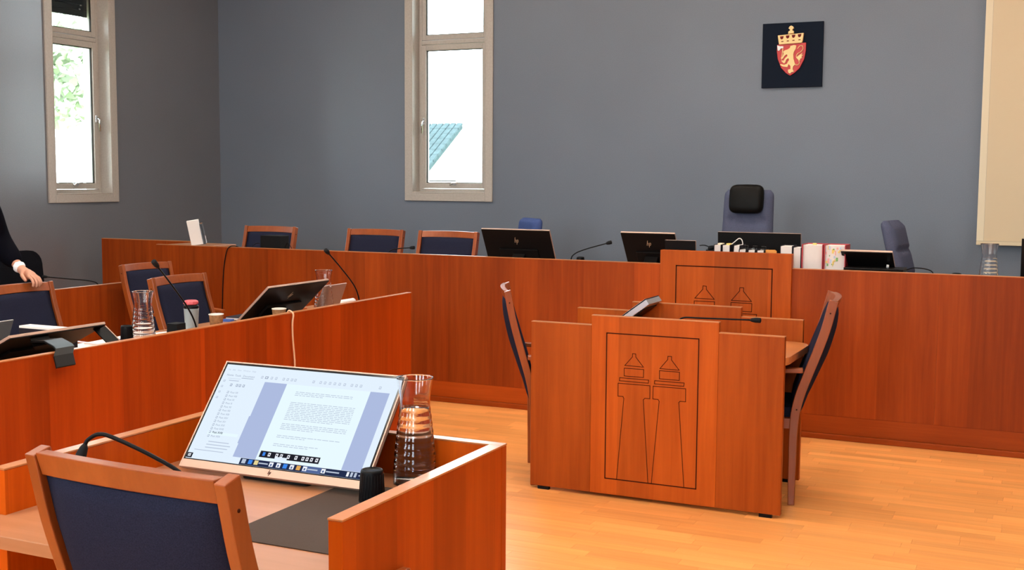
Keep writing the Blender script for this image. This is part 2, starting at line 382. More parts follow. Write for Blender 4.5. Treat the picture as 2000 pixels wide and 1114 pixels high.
# windows ------------------------------------------------------------
def window(name, label, h, fn, side, cas=0.07, transom=2.80, handle=True, blind=None, depth=0.11):
    """h: opening. side +1: hinge/handle near u0, -1: near u1. frame stands at depth .11 in the wall"""
    u0, u1, z0, z1 = h
    root = bpy.data.objects.new(name, None); COL.objects.link(root); root.location = fn((u0 + u1) / 2, 0, z0)
    L = root.location
    g = lambda u, d, z: tuple(Vector(fn(u, d, z)) - L)
    struct(root, label)
    def part(nm, mat, boxes, parent=root, bevel=0.003):
        q = MB()
        for a, b in boxes: q.box(a, b, None, g)
        return q.build(nm, mat, parent, None, bevel)
    part('casing', 'window_wood', [((u0 - cas, -.018, z0 - cas), (u0, 0, z1 + cas)), ((u1, -.018, z0 - cas), (u1 + cas, 0, z1 + cas)),
                                   ((u0, -.018, z0 - cas), (u1, 0, z0)), ((u0, -.018, z1), (u1, 0, z1 + cas))])
    rv = .002
    part('reveal_lining', 'window_wood', [((u0, -.018, z0), (u0 + .012, .29, z1)), ((u1 - .012, -.018, z0), (u1, .29, z1)),
                                          ((u0 + .012, -.018, z0), (u1 - .012, .29, z0 + .012)), ((u0 + .012, -.018, z1 - .012), (u1 - .012, .29, z1))])
    a, b = u0 + .012, u1 - .012; d0, d1 = depth, depth + .07; t = .028
    part('fixed_frame', 'window_wood', [((a, d0, z0 + .012), (a + t, d1, z1 - .012)), ((b - t, d0, z0 + .012), (b, d1, z1 - .012)),
                                        ((a + t, d0, z0 + .012), (b - t, d1, z0 + .012 + t)), ((a + t, d0, z1 - .04), (b - t, d1, z1 - .012)),
                                        ((a + t, d0, transom - .015), (b - t, d1, transom + .02))])
    def sash(nm, za, zb, wd, off):
        s = part(nm, 'window_wood', [((a + t + .004, d0 - off, za), (a + t + wd, d1 - .02, zb)), ((b - t - wd, d0 - off, za), (b - t - .004, d1 - .02, zb)),
                                     ((a + t + wd, d0 - off, za), (b - t - wd, d1 - .02, za + wd)), ((a + t + wd, d0 - off, zb - wd), (b - t - wd, d1 - .02, zb))])
        q = MB(); q.box((a + t + wd - .004, d0 + .012, za + wd - .004), (b - t - wd + .004, d0 + .016, zb - wd + .004), None, g); q.build('pane', 'pane', s)
        q = MB(); w2 = .006
        for p0, p1 in (((a + t + wd, d0 + .004, za + wd), (a + t + wd + w2, d0 + .02, zb - wd)), ((b - t - wd - w2, d0 + .004, za + wd), (b - t - wd, d0 + .02, zb - wd)),
                       ((a + t + wd, d0 + .004, za + wd), (b - t - wd, d0 + .02, za + wd + w2)), ((a + t + wd, d0 + .004, zb - wd - w2), (b - t - wd, d0 + .02, zb - wd))):
            q.box(p0, p1, None, g)
        q.build('seal', 'window_seal', s)
        return s
    lo = sash('lower_sash', z0 + .012 + t + .004, transom - .02, .05, .012)
    sash('upper_sash', transom + .025, z1 - .045, .045, .004)
    if handle:
        hu = a + t + .028 if side > 0 else b - t - .028
        q = MB(); zh = z0 + .66
        q.box((hu - .012, d0 - .022, zh - .03), (hu + .012, d0 - .012, zh + .03), None, g)
        q.tube([g(hu, d0 - .02, zh), g(hu, d0 - .05, zh), g(hu, d0 - .055, zh - .015), g(hu, d0 - .055, zh - .11)], .008, 8)
        q.build('handle', 'steel', lo)
        q = MB(); um = (u0 + u1) / 2
        q.box((um - .03, d0 - .02, z0 + .075), (um + .03, d0 - .012, z0 + .09), None, g)
        q.tube([g(um - .03, d0 - .03, z0 + .075), g(um - .01, d0 - .035, z0 + .09), g(um + .06, d0 - .035, z0 + .1)], .006, 8)
        q.build('catch', 'steel', lo)
    if blind:
        bl = part('blind', 'black_matt', [((a + .02, d1 + .02 + .001 * (i % 2), zz), (b - .02, d1 + .045 + .001 * (i % 2), zz + .0505)) for i, zz in enumerate([blind + .05 * k for k in range(int((z1 - blind) / .05))])], root, 0.004)
        q = MB()
        for uu, zz in ((.60, .12), (.78, .085), (.76, .05)):
            q.box((a + (b - a) * uu, d1 - .01, blind + zz), (a + (b - a) * uu + .02, d1 + .01, blind + zz + .012), None, g)
        q.build('blind_clip', 'steel', root)  # small bright pieces standing in for white highlights on the blind
    return root
window('window_1', 'tall narrow window with beige frame in the back wall', WB, fB, +1)
window('window_2', 'tall narrow window with beige frame and black blind in the side wall', WL, fL, -1, blind=2.955, transom=2.75)
window('window_3', 'tall narrow window in the side wall beside the front desk', WL2, fL, -1, transom=2.75)
window('window_4', 'tall narrow window in the side wall at the public end', WL3, fL, -1, transom=2.75)
for k, h in enumerate(WFs): window('window_%d' % (5 + k), ['wide window at the public end nearest the window wall', 'wide window in the middle of the public end', 'wide window at the public end farthest from the window wall'][k], h, fF, -1, handle=False, transom=3.2)  # added windows, out of view, for daylight on the back wall
def portal(h, fn, rot):
    l = bpy.data.lights.new('sky_portal', 'AREA'); l.shape = 'RECTANGLE'; l.size = h[1] - h[0]; l.size_y = h[3] - h[2]; l.cycles.is_portal = True
    o = bpy.data.objects.new('sky_portal', l); COL.objects.link(o); o.location = fn((h[0] + h[1]) / 2, .28, (h[2] + h[3]) / 2); o.rotation_euler = rot
portal(WB, fB, (-PI / 2, 0, 0))
for h in (WL, WL2, WL3): portal(h, fL, (-PI / 2, 0, PI / 2))
for h in WFs: portal(h, fF, (PI / 2, 0, 0))
# ceiling luminaires
n = 0
for lx in (-5.6, -3.4, -1.2, 1.4):
    for ly in (-1.2, 1.6, 4.4, 7.2):
        t = thing('ceiling_luminaire', 'long white ceiling luminaire with a glowing diffuser', 'lamp', (lx, ly, CEIL), 0, 'ceiling luminaires in rows')
        q = MB(); q.box((-.16, -.62, -.05), (-.15, .62, 0)); q.box((.15, -.62, -.05), (.16, .62, 0)); q.box((-.15, -.62, -.05), (.15, -.61, 0)); q.box((-.15, .61, -.05), (.15, .62, 0)); q.box((-.15, -.61, -.012), (.15, .61, 0))
        q.build('housing', 'lamp_housing', t)
        box('diffuser', (-.148, -.608, -.045), (.148, .608, -.035), 'lamp_light', t)

# ------------------------------------------------------------------ outside
struct(box('ground_outside', (-120, YB + .35, -1.2), (60, 120, -1.0), 'grass_out'), 'pale ground beyond the back window')
struct(box('ground_outside_side', (-120, -60, -1.2), (XL - .35, YB + .35, -1.0), 'grass_out'), 'pale ground beyond the side windows')
t = thing('neighbour_house', 'pale house with a tiled pitched roof seen through the back window', 'house', (-27.5, 41, -1.45))
box('wall', (-5, 0, 0), (4.0, 7, 2.9), 'render_white', t)
q = MB(); q.prism([(-.4, 2.62), (3.5, 5.07), (3.5, 5.2), (-.4, 2.75)], -5.4, 4.3, 'yz'); q.build('roof', 'roof_tile', t)
q = MB(); q.prism([(0, 2.86), (3.5, 5.03), (3.5, 2.86)], 3.8, 4.0, 'yz'); q.box((-5, 3.5, 2.9), (4.0, 3.7, 5.05)); q.build('gable', 'render_white', t)
for k in range(11):       # tile courses on the facing slope
    q = MB(); yy = -.45 + k * .36; zz = 2.72 + k * .36 * .63
    for j in range(32):
        x0 = -5.4 + j * .303
        q.prism([(x0, 0), (x0 + .296, 0), (x0 + .27, .085), (x0 + .026, .085)], 0, .40, 'xz', None, lambda x, d, z, yy=yy, zz=zz: (x, yy + d, zz + z + d * .63))
    q.build('tile_course', 'roof_tile', t)
for wx in (-3.6, -1.2, 1.4):
    w = box('window', (wx, -.06, .8), (wx + 1.1, .02, 2.1), 'render_white', t); box('pane', (wx + .1, -.08, .9), (wx + 1.0, -.05, 2.0), 'render_glass', w)
def tree(loc, h, r, label):
    t = thing('leafy_tree', label, 'tree', loc)
    q = MB(); q.tube([(0, 0, 0), (.05, 0, h * .35), (0, .05, h * .62)], [.16, .13, .06], 8); q.build('trunk', 'bark', t)
    q = MB()
    for k in range(900):
        a, e, rr = random.random() * 6.28, random.uniform(-1, 1), r * random.random() ** .4
        c = Vector((rr * math.cos(a) * math.sqrt(1 - e * e), rr * math.sin(a) * math.sqrt(1 - e * e), h * .68 + rr * e * 1.1))
        d1 = Vector((random.uniform(-1, 1), random.uniform(-1, 1), random.uniform(-1, 1))).normalized(); d2 = d1.orthogonal().normalized(); s_ = random.uniform(.10, .2)
        q.add([c + d1 * s_, c + d2 * s_ * .5, c - d1 * s_, c - d2 * s_ * .5], [(0, 1, 2, 3)])
    o = q.build('foliage', 'leaf_out', t); o['kind'] = 'stuff'
tree((-19.5, 18.9, -1), 7.0, 1.1, 'leafy green tree outside the side window')

# ================================================================== FURNITURE
# ---- engraved twin towers ------------------------------------------------
TOWER = [[(.29, .872), (.325, .871), (.327, .849), (.411, .786), (.206, .788), (.288, .849), (.29, .872)],
         [(.2, .769), (.415, .77), (.413, .716), (.201, .716), (.2, .769)],
         [(.151, .702), (.471, .701), (.467, .68), (.149, .681), (.151, .702)],
         [(.132, 0), (.2, .562), (.191, .575), (.134, .575), (.134, .663), (.486, .664), (.487, .576), (.433, .576), (.416, .565), (.482, 0)],
         [(.675, .871), (.715, .871), (.714, .848), (.798, .784), (.591, .785), (.673, .849), (.675, .871)],
         [(.587, .771), (.802, .771), (.801, .716), (.588, .716), (.587, .771)],
         [(.537, .701), (.854, .701), (.85, .679), (.535, .679), (.537, .701)],
         [(.519, 0), (.589, .564), (.577, .576), (.52, .577), (.521, .663), (.871, .664), (.872, .577), (.813, .577), (.801, .568), (.872, 0)]]
def strips(q, pts, w, y0, y1):
    for (x0, z0), (x1, z1) in zip(pts[:-1], pts[1:]):
        d = Vector((x1 - x0, z1 - z0)); l = d.length; d /= l; nn = Vector((-d.y, d.x)) * (w / 2)
        e = d * (w / 2)
        P = [(x0 - e.x + nn.x, z0 - e.y + nn.y), (x1 + e.x + nn.x, z1 + e.y + nn.y), (x1 + e.x - nn.x, z1 + e.y - nn.y), (x0 - e.x - nn.x, z0 - e.y - nn.y)]
        q.prism(P, y0, y1, 'xz')
def engraving(parent, x0, x1, z0, z1, y):
    """grooves on the face y (towards -y): dark lines a fraction of a millimetre deep"""
    q = MB(); strips(q, [(x0, z0), (x0, z1), (x1, z1), (x1, z0), (x0, z0)], .0055 * (x1 - x0) / .46, y - .0006, y + .002); q.build('frame_groove', 'groove', parent)
    for k in (0, 1):
        q = MB()
        for pl in TOWER[4 * k:4 * k + 4]: strips(q, [(x0 + u * (x1 - x0), z0 + v * (z1 - z0)) for u, v in pl], .0032 * (x1 - x0) / .46, y - .0006, y + .002)
        q.build('tower_groove', 'groove', parent)

# ---- judges' bench --------------------------------------------------------
YJ = 7.196
jb = thing('judges_bench', 'long cherry veneered judges bench with a raised engraved middle panel', 'bench', (-2.5, YJ, 0))
def J(a, b): return (a[0] + 2.5, a[1] - YJ, a[2]), (b[0] + 2.5, b[1] - YJ, b[2])
def jbox(nm, a, b, mat, bevel=.002): a, b = J(a, b); return box(nm, a, b, mat, jb, bevel)
xs = [-6.466, -5.62, -4.77, -3.92, -3.10, -2.32]
for a, b in zip(xs[:-1], xs[1:]):
    jbox('front_panel', (a + .0002, YJ, .146), (b - .0002, YJ + .03, 1.028), 'cherry', 0)
xs2 = [-1.488, -.64, .21, 1.06, 1.9]
for a, b in zip(xs2[:-1], xs2[1:]):
    jbox('front_panel', (a + .0002, YJ, .146), (b - .0002, YJ + .03, 1.028), 'cherry', 0)
jbox('lectern_panel', (-2.32, YJ - .022, .036), (-1.488, YJ + .03, 1.120), 'cherry_light', .002)
engraving(jb, -2.213 + 2.5, -1.605 + 2.5, .075, 1.024, -.022)
jbox('plinth', (-6.466, YJ + .002, .034), (-2.32, YJ + .028, .1455), 'cherry_x'); jbox('plinth', (-1.488, YJ + .002, .034), (1.9, YJ + .028, .1455), 'cherry_x')
jbox('base_strip', (-6.466, YJ - .014, 0), (1.9, YJ + .028, .034), 'cherry_x', .004)
jbox('desktop', (-6.0, YJ + .031, .868), (1.9, YJ + .80, .900), 'desk_wood', .004)
jbox('end_counter', (-6.464, YJ + .031, .995), (-6.02, YJ + .424, 1.026), 'desk_wood', .003)
jbox('side_panel', (1.87, YJ + .031, .0), (1.9, YJ + .80, .866), 'cherry')
jbox('side_panel', (-6.464, YJ + .031, .0), (-6.434, YJ + .424, .994), 'cherry')
jbox('cap_edge', (-6.466, YJ - .001, 1.0282), (-2.321, YJ + .031, 1.033), 'cherry_edge', .001); jbox('cap_edge', (-1.487, YJ - .001, 1.0282), (1.9, YJ + .031, 1.033), 'cherry_edge', .001)
for xx in (-5.5, -3.85, -2.6, -1.2, .3): jbox('support', (xx, YJ + .031, .152), (xx + .03, YJ + .6, .867), 'cherry')
sc_ = thing('end_screen', 'cherry veneered screen panel standing between the bench end and the side wall', 'screen', (-6.76, 7.64, 0))
for k in range(2): box('panel', (-.706 + k * .525, 0, 0), (-.1815 + k * .525, .03, 1.028), 'cherry', sc_, 0)
box('cap_edge', (-.706, -.001, 1.0282), (.343, .031, 1.034), 'cherry_edge', sc_)
dais = struct(box('platform_dais', (-6.0, 7.23, 0), (XR, YB, .15), 'subfloor'), 'low wooden dais behind the judges bench')

# ---- witness table with engraved end panels --------------------------------
def tri_panel(root, y0, y1, xl, xr, lo, hi, cx_l, cx_r):
    box('wing_panel', (xl, y0, .018), (cx_l - .0006, y1, lo), 'cherry_light', root, .0015); box('wing_panel', (cx_r + .0006, y0, .018), (xr, y1, lo), 'cherry_light', root, .0015)
    p = box('centre_panel', (cx_l, y0, .018), (cx_r, y1, hi), 'cherry_light', root, .0015)
    for a, b, z in ((xl, cx_l - .001, lo), (cx_l, cx_r, hi), (cx_r + .001, xr, lo)): box('cap_edge', (a, y0 - .001, z + .0002), (b, y1 + .001, z + .004), 'cherry_edge', root)
    for xx in (xl + .07, xr - .07): box('foot', (xx - .03, y0 + .004, 0), (xx + .03, y1 - .004, .0178), 'black_plastic', root)
    return p
WX = -1.767
wt = thing('witness_table', 'cherry witness table with stepped end panels and engraved twin towers', 'table', (WX, 5.36, 0))
tri_panel(wt, 0, .03, -2.402 - WX, -1.133 - WX, .851, .900, -2.078 - WX, -1.441 - WX)
engraving(wt, -1.998 - WX, -1.536 - WX, .097, .819, 0)
tri_panel(wt, .69, .72, -2.43 - WX, -1.188 - WX, .851, .900, -2.11 - WX, -1.51 - WX)
q = MB(); pts = rounded(.64, .328, .12, 8); q.prism([(p[0] - .01, p[1] + .36) for p in pts], .706, .742, 'xy'); q.build('tabletop', 'cherry_edge', wt, None, .012, None, 3)
box('apron', (-.5, .34, .60), (.5, .37, .711), 'cherry_x', wt)

# ---- clerk's desk in the foreground -----------------------------------------
DX = -1.846
fd = thing('clerk_desk', 'cherry desk with raised side screens holding the lit monitor and a water carafe', 'desk', (DX, 2.42, 0))
X0, X1, Y0, Y1 = -2.352 - DX, -1.339 - DX, 2.03 - 2.42, 2.80 - 2.42
box('side_panel', (X0, Y0, .0), (X0 + .036, Y1, .850), 'cherry_desk', fd, .002)
box('side_panel', (X1 - .036, Y0, .0), (X1, Y1, .850), 'cherry_desk', fd, .002)
box('front_panel', (X0, Y1 + .001, .0), (X1, Y1 + .031, .850), 'cherry_desk', fd, .002)
box('cap_edge', (X0 - .001, Y0 - .001, .8502), (X0 + .037, Y1, .855), 'cherry_edge', fd, .001); box('cap_edge', (X1 - .037, Y0 - .001, .8502), (X1 + .001, Y1, .855), 'cherry_edge', fd, .001)
box('cap_edge', (X0 - .001, Y1 + .0005, .8502), (X1 + .001, Y1 + .032, .855), 'cherry_edge', fd, .001)
q = MB(); xa, xb = X0 + .0365, X1 - .0365
lipL = [(X0 - .002 + .06 - .06 * math.cos(a), Y0 - .06 - .07 * math.sin(a)) for a in [k * PI / 12 for k in range(7)]]
lipR = [(X1 + .002 - .06 + .06 * math.cos(a), Y0 - .06 - .07 * math.sin(a)) for a in [k * PI / 12 for k in range(6, -1, -1)]]
poly = [(xa, Y1 - .001), (xa, Y0 - .0015), (X0 - .002, Y0 - .0015)] + lipL + lipR + [(X1 + .002, Y0 - .0015), (xb, Y0 - .0015), (xb, Y1 - .001)]
q.prism(poly, .708, .740, 'xy'); q.build('tabletop', 'desk_wood', fd, None, .008)

# ---- counsel benches on the left --------------------------------------------
XP = -3.67
lb = thing('counsel_bench', 'long cherry veneered counsel bench with microphones and monitors along it', 'bench', (XP, 4.2, 0))
ys = [0.6, 1.55, 2.5, 3.45, 4.4, 5.38, 6.352]
for a, b in zip(ys[:-1], ys[1:]): box('front_panel', (-.03, a - 4.2 + .0002, .0), (0, b - 4.2 - .0002, .850), 'cherry_red', lb, 0)
box('cap_edge', (-.031, .6 - 4.2, .8502), (.001, 6.353 - 4.2, .855), 'cherry_edge', lb, .001)
box('desktop', (-.72, .6 - 4.2, .708), (-.031, 6.33 - 4.2, .740), 'desk_wood', lb, .004)
for yy in (.7, 2.4, 4.1, 6.26): box('support', (-.6, yy - 4.2, 0), (-.031, yy - 4.2 + .03, .707), 'cherry', lb)
XQ = -6.06
l2 = thing('rear_counsel_bench', 'second cherry bench standing between the chairs and the side wall', 'bench', (XQ, 4.2, 0))
ys = [1.2, 2.2, 3.2, 4.2, 5.2, 6.55]
for a, b in zip(ys[:-1], ys[1:]): box('front_panel', (-.03, a - 4.2 + .0006, 0), (0, b - 4.2 - .0006, .805), 'cherry', l2, .0015)
box('cap_edge', (-.031, 1.2 - 4.2, .8052), (.001, 6.55 - 4.2, .810), 'cherry_edge', l2, .001)
box('desktop', (-.55, 1.2 - 4.2, .69), (-.031, 6.53 - 4.2, .72), 'desk_wood', l2, .004)
for yy in (1.3, 3.0, 4.7, 6.3): box('support', (-.5, yy - 4.2, 0), (-.031, yy - 4.2 + .03, .689), 'cherry', l2)

# ---- wooden chairs -----------------------------------------------------------
PROF = [(-.200, 0), (-.200, .20), (-.203, .40), (-.222, .52), (-.262, .64), (-.302, .75), (-.338, .86), (-.362, .96), (-.372, 1.0)]
def prof(z):
    for (y0, z0), (y1, z1) in zip(PROF[:-1], PROF[1:]):
        if z <= z1: return y0 + (y1 - y0) * (z - z0) / (z1 - z0)
    return PROF[-1][0]
def make_chair(label, loc, rz, scale=None, group='wooden chairs with blue upholstery'):
    t = thing('wooden_armchair', label, 'chair', loc, rz, group, scale)
    hw = .236
    pth = catmull([(0, y, z) for y, z in PROF], 3)
    for s in (-1, 1):
        q = MB(); q.sweep([(s * hw, p[1], p[2]) for p in pth], .014, [.016 + .006 * min(1, p[2] / .5) for p in pth]); q.build('rear_leg', 'chair_wood', t, None, .003)
        q = MB(); q.sweep([(s * hw, .215, 0), (s * hw, .205, .3), (s * hw, .20, .645)], .014, [.014, .018, .018]); q.build('front_leg', 'chair_wood', t, None, .003)
        q = MB(); q.sweep(catmull([(s * hw, .225, .655), (s * hw, .10, .662), (s * hw, -.08, .655), (s * hw, prof(.66) + .03, .66)], 3), [.022] * 10, .011, (1, 0, 0)); q.build('armrest', 'chair_wood', t, None, .004)
        box('seat_rail', (s * hw - .011, -.19, .375), (s * hw + .011, .19, .425), 'chair_wood', t, .002)
    box('seat_rail', (-hw + .012, .19, .375), (hw - .012, .21, .425), 'chair_wood', t, .002)
    # bowed top rail
    q = MB(); N = 14; vs = []; fs = []
    for i in range(N + 1):
        u = -1 + 2 * i / N; x = u * (hw - .014); b = -.022 * (1 - u * u)
        for (dy, z) in ((.016, .952), (-.016, .952), (-.020, 1.0), (.012, 1.0)):
            vs.append((x, prof(z) + dy + b, z + .004 * (1 - u * u)))
    for i in range(N):
        for k in range(4): fs.append((i * 4 + k, i * 4 + (k + 1) % 4, i * 4 + 4 + (k + 1) % 4, i * 4 + 4 + k))
    fs += [(3, 2, 1, 0), tuple(range(4 * N, 4 * N + 4))]
    q.add(vs, fs); q.build('top_rail', 'chair_wood', t, None, .003)
    # upholstered back, bowed and following the posts
    q = MB(); NZ, NX = 16, 10; vs = []; fs = []
    for side in (1, -1):
        for i in range(NZ + 1):
            z = .43 + (.953 - .43) * i / NZ; e = math.sin(PI * min(1, max(0, (i + .25) / (NZ + .5)))) ** .35
            for j in range(NX + 1):
                u = -1 + 2 * j / NX; f_ = (1 - u ** 6)
                vs.append((u * (hw - .0145), prof(z) - .018 * (1 - u * u) * min(1, (z - .43) / .3) + side * (.006 + .040 * f_ * e), z))
    def ix(s_, i, j): return s_ * (NZ + 1) * (NX + 1) + i * (NX + 1) + j
    for s_ in (0, 1):
        for i in range(NZ):
            for j in range(NX): fs.append((ix(s_, i, j), ix(s_, i, j + 1), ix(s_, i + 1, j + 1), ix(s_, i + 1, j)))
    for i in range(NZ):
        fs.append((ix(0, i, 0), ix(1, i, 0), ix(1, i + 1, 0), ix(0, i + 1, 0))); fs.append((ix(0, i, NX), ix(1, i, NX), ix(1, i + 1, NX), ix(0, i + 1, NX)))
    for j in range(NX):
        fs.append((ix(0, 0, j), ix(1, 0, j), ix(1, 0, j + 1), ix(0, 0, j + 1))); fs.append((ix(0, NZ, j), ix(1, NZ, j), ix(1, NZ, j + 1), ix(0, NZ, j + 1)))
    q.add(vs, fs, None, True); q.build('back_pad', 'blue_fabric', t)
    q = MB(); q.prism(rounded(hw - .018, .20, .03), .4255, .475, 'xy'); q.build('seat_cushion', 'blue_fabric', t, None, .015, None, 3)
    for s in (-1, 1):
        for zz in (.47, .94):
            q = MB(); q.tube([(s * (hw + .0135), prof(zz), zz), (s * (hw + .0150), prof(zz), zz)], .004, 8); q.build('screw_plug', 'groove', t)
    return t
ch = make_chair('blue backed wooden chair pushed up to the clerk desk with the lit monitor', (-1.592, 2.066, 0), math.radians(-1.9), (1.03, 1.0, 1.02))
def rear(label, x, y, rz, sc=None, z=0): return clone(ch, (x, y, z), rz, label, sc)
# witness table chairs: left one faces +x, right one faces -x
rear('blue backed wooden chair tucked in at the witness table on the counsel bench side', -2.375, 5.706, math.radians(-63.9), (1, .8, 1))
rear('blue backed wooden chair tucked in at the witness table on the projection screen side', -1.382, 5.832, math.radians(101))
# behind the counsel bench
rear('blue backed wooden chair pushed in behind the paper cups on the counsel bench', -4.43, 5.50, -PI / 2, (.955, .955, .974))
rear('blue backed wooden chair pulled far back against the second bench', -5.55, 6.40, -PI / 2 - .10, (.90, .90, .95))
rear('blue backed wooden chair that the person in the dark suit leans on', -4.78, 4.62, -PI / 2 + .0, (.955, .955, .974))
# behind the judges' bench, facing the room
for lab, xa, xb in (('blue backed wooden chair behind the small black box on the judges bench', -6.29, -5.77), ('blue backed wooden chair behind the short microphone on the judges bench', -5.26, -4.74), ('blue backed wooden chair behind the white paper on the judges bench', -4.61, -4.07)):
    rear(lab, (xa + xb) / 2, 8.10 - .372 * 1.0 + .0, PI, (1.04, 1, 1), .15)

# ---- high-backed judges' chairs ------------------------------------------------
def tall_chair(label, loc, rz, mat, tilt=.12, headrest=False, w=.36, h=1.34, scale=None):
    t = thing('judges_armchair', label, 'chair', loc, rz, 'high backed upholstered chairs behind the judges bench', scale)
    def bf(x, y, z): return (x, y - .22 - (z - .5) * tilt, z)
    q = MB(); NZ, NX = 34, 20; vs = []; fs = []
    rows = [.60, .78, .955, 1.13]
    for side in (0, 1):
        for i in range(NZ + 1):
            z = .50 + (h - .50) * i / NZ
            hw_ = (w / 2) * (1.10 - .10 * i / NZ); rnd = 1.0
            top = (h - z) / .05
            if top < 1: rnd = .86 + .14 * math.sqrt(max(0, 1 - (1 - top) ** 2))
            for j in range(NX + 1):
                u = -1 + 2 * j / NX; dent = 0
                if side == 0:
                    for rz_ in rows:
                        for cu in (-.6, -.2, .2, .6): dent += .034 * math.exp(-(((u - cu) / .13) ** 2 + ((z - rz_) / .014) ** 2))
                    dent += sum(.008 * math.exp(-((z - rz_) / .014) ** 2) for rz_ in rows)
                e = (1 - u ** 8) * min(1, max(0, (NZ - i) / 1.5 + .2))
                vs.append(bf(u * hw_ * rnd, (.045 * e - dent + .01) if side == 0 else -.03 * e - .01, z))
    def ix(s_, i, j): return s_ * (NZ + 1) * (NX + 1) + i * (NX + 1) + j
    for s_ in (0, 1):
        for i in range(NZ):
            for j in range(NX): fs.append((ix(s_, i, j), ix(s_, i, j + 1), ix(s_, i + 1, j + 1), ix(s_, i + 1, j)))
    for i in range(NZ):
        fs.append((ix(0, i, 0), ix(1, i, 0), ix(1, i + 1, 0), ix(0, i + 1, 0))); fs.append((ix(0, i, NX), ix(1, i, NX), ix(1, i + 1, NX), ix(0, i + 1, NX)))
    for j in range(NX):
        fs.append((ix(0, 0, j), ix(1, 0, j), ix(1, 0, j + 1), ix(0, 0, j + 1))); fs.append((ix(0, NZ, j), ix(1, NZ, j), ix(1, NZ, j + 1), ix(0, NZ, j + 1)))
    q.add(vs, fs, None, True); q.build('backrest', mat, t)
    q = MB(); q.prism(rounded(.25, .24, .06), .42, .52, 'xy'); q.build('seat', mat, t, (0, .03, 0), .03, None, 3)
    for s in (-1, 1):
        q = MB(); q.sweep([(s * .27, .15, .45), (s * .27, .16, .64), (s * .27, .08, .67), (s * .27, -.22, .67)], .02, .015); q.build('armrest', 'black_plastic', t, None, .005)
    q = MB(); q.tube([(0, .03, .08), (0, .03, .42)], .03, 12); q.build('column', 'steel', t)
    for k in range(5):
        a = 2 * PI * k / 5; q = MB(); q.sweep([(0, .03, .085), (.16 * math.cos(a), .03 + .16 * math.sin(a), .075), (.29 * math.cos(a), .03 + .29 * math.sin(a), .05)], .018, .012, (-math.sin(a), math.cos(a), 0))
        f_ = q.build('foot_spoke', 'black_plastic', t); q = MB(); q.tube([(.28 * math.cos(a) - .012 * math.sin(a), .03 + .28 * math.sin(a) + .012 * math.cos(a), .025), (.28 * math.cos(a) + .012 * math.sin(a), .03 + .28 * math.sin(a) - .012 * math.cos(a), .025)], .025, 12); q.build('castor', 'black_plastic', f_)
    if headrest:
        q = MB(); vs = []; fs = []; n1, n2 = 24, 12
        for i in range(n2 + 1):
            ph = -PI / 2 + PI * i / n2
            for k in range(n1):
                th = 2 * PI * k / n1
                se = lambda c, p: math.copysign(abs(c) ** p, c)
                vs.append(bf(.125 * se(math.cos(th), .42) * se(math.cos(ph), .45), .075 + .045 * se(math.sin(ph), .8), h - .065 + .105 * se(math.sin(th), .42) * se(math.cos(ph), .45)))
        for i in range(n2):
            for k in range(n1): fs.append((i * n1 + k, i * n1 + (k + 1) % n1, (i + 1) * n1 + (k + 1) % n1, (i + 1) * n1 + k))
        q.add(vs, fs, None, True); q.build('headrest_cushion', 'black_leather', t)
    return t
# chairs face -y (towards the room) at rz = pi
tall_chair('tall blue judges chair with a black leather head cushion', (-2.075, 8.15, .15), PI, 'grey_blue_fabric', .12, True, .355, 1.345)
tall_chair('blue tufted chair turned aside behind the first monitor on the judges bench', (-4.056, 8.386, .15), math.radians(137), 'bright_blue_fabric', .12, False, .36, 1.10)
tall_chair('grey blue tufted chair turned aside behind the flat black laptop', (-.683, 8.237, .15), math.radians(-98), 'grey_blue_fabric', .25, False, .36, 1.15)
# black office chair behind second bench
t = thing('office_chair', 'black office chair standing behind the second bench by the side wall', 'chair', (-6.85, 6.36, 0), -PI / 2)
q = MB(); q.prism(rounded(.24, .30, .10), -.02, .02, 'xz', None, lambda x, d, z: (x, -.2 + d - z * .1 - .02 * (1 - (x / .24) ** 2), .70 + z)); q.build('backrest', 'black_fabric', t, None, .015, None, 3)
q = MB(); q.prism(rounded(.24, .23, .06), .42, .50, 'xy'); q.build('seat', 'black_fabric', t, None, .02, None, 3)
box('back_support', (-.03, -.245, .36), (.03, -.222, .75), 'black_plastic', t)
q = MB(); q.tube([(0, 0, .06), (0, 0, .42)], .028, 12); q.build('column', 'steel', t)
for k in range(5):
    a = 2 * PI * k / 5; q = MB(); q.sweep([(0, 0, .08), (.28 * math.cos(a), .28 * math.sin(a), .035)], .018, .012, (-math.sin(a), math.cos(a), 0)); q.build('foot_spoke', 'black_plastic', t)
    q = MB(); q.tube([(.28 * math.cos(a), .28 * math.sin(a) - .01, .025), (.28 * math.cos(a), .28 * math.sin(a) + .01, .025)], .025, 12); q.build('castor', 'black_plastic', t)

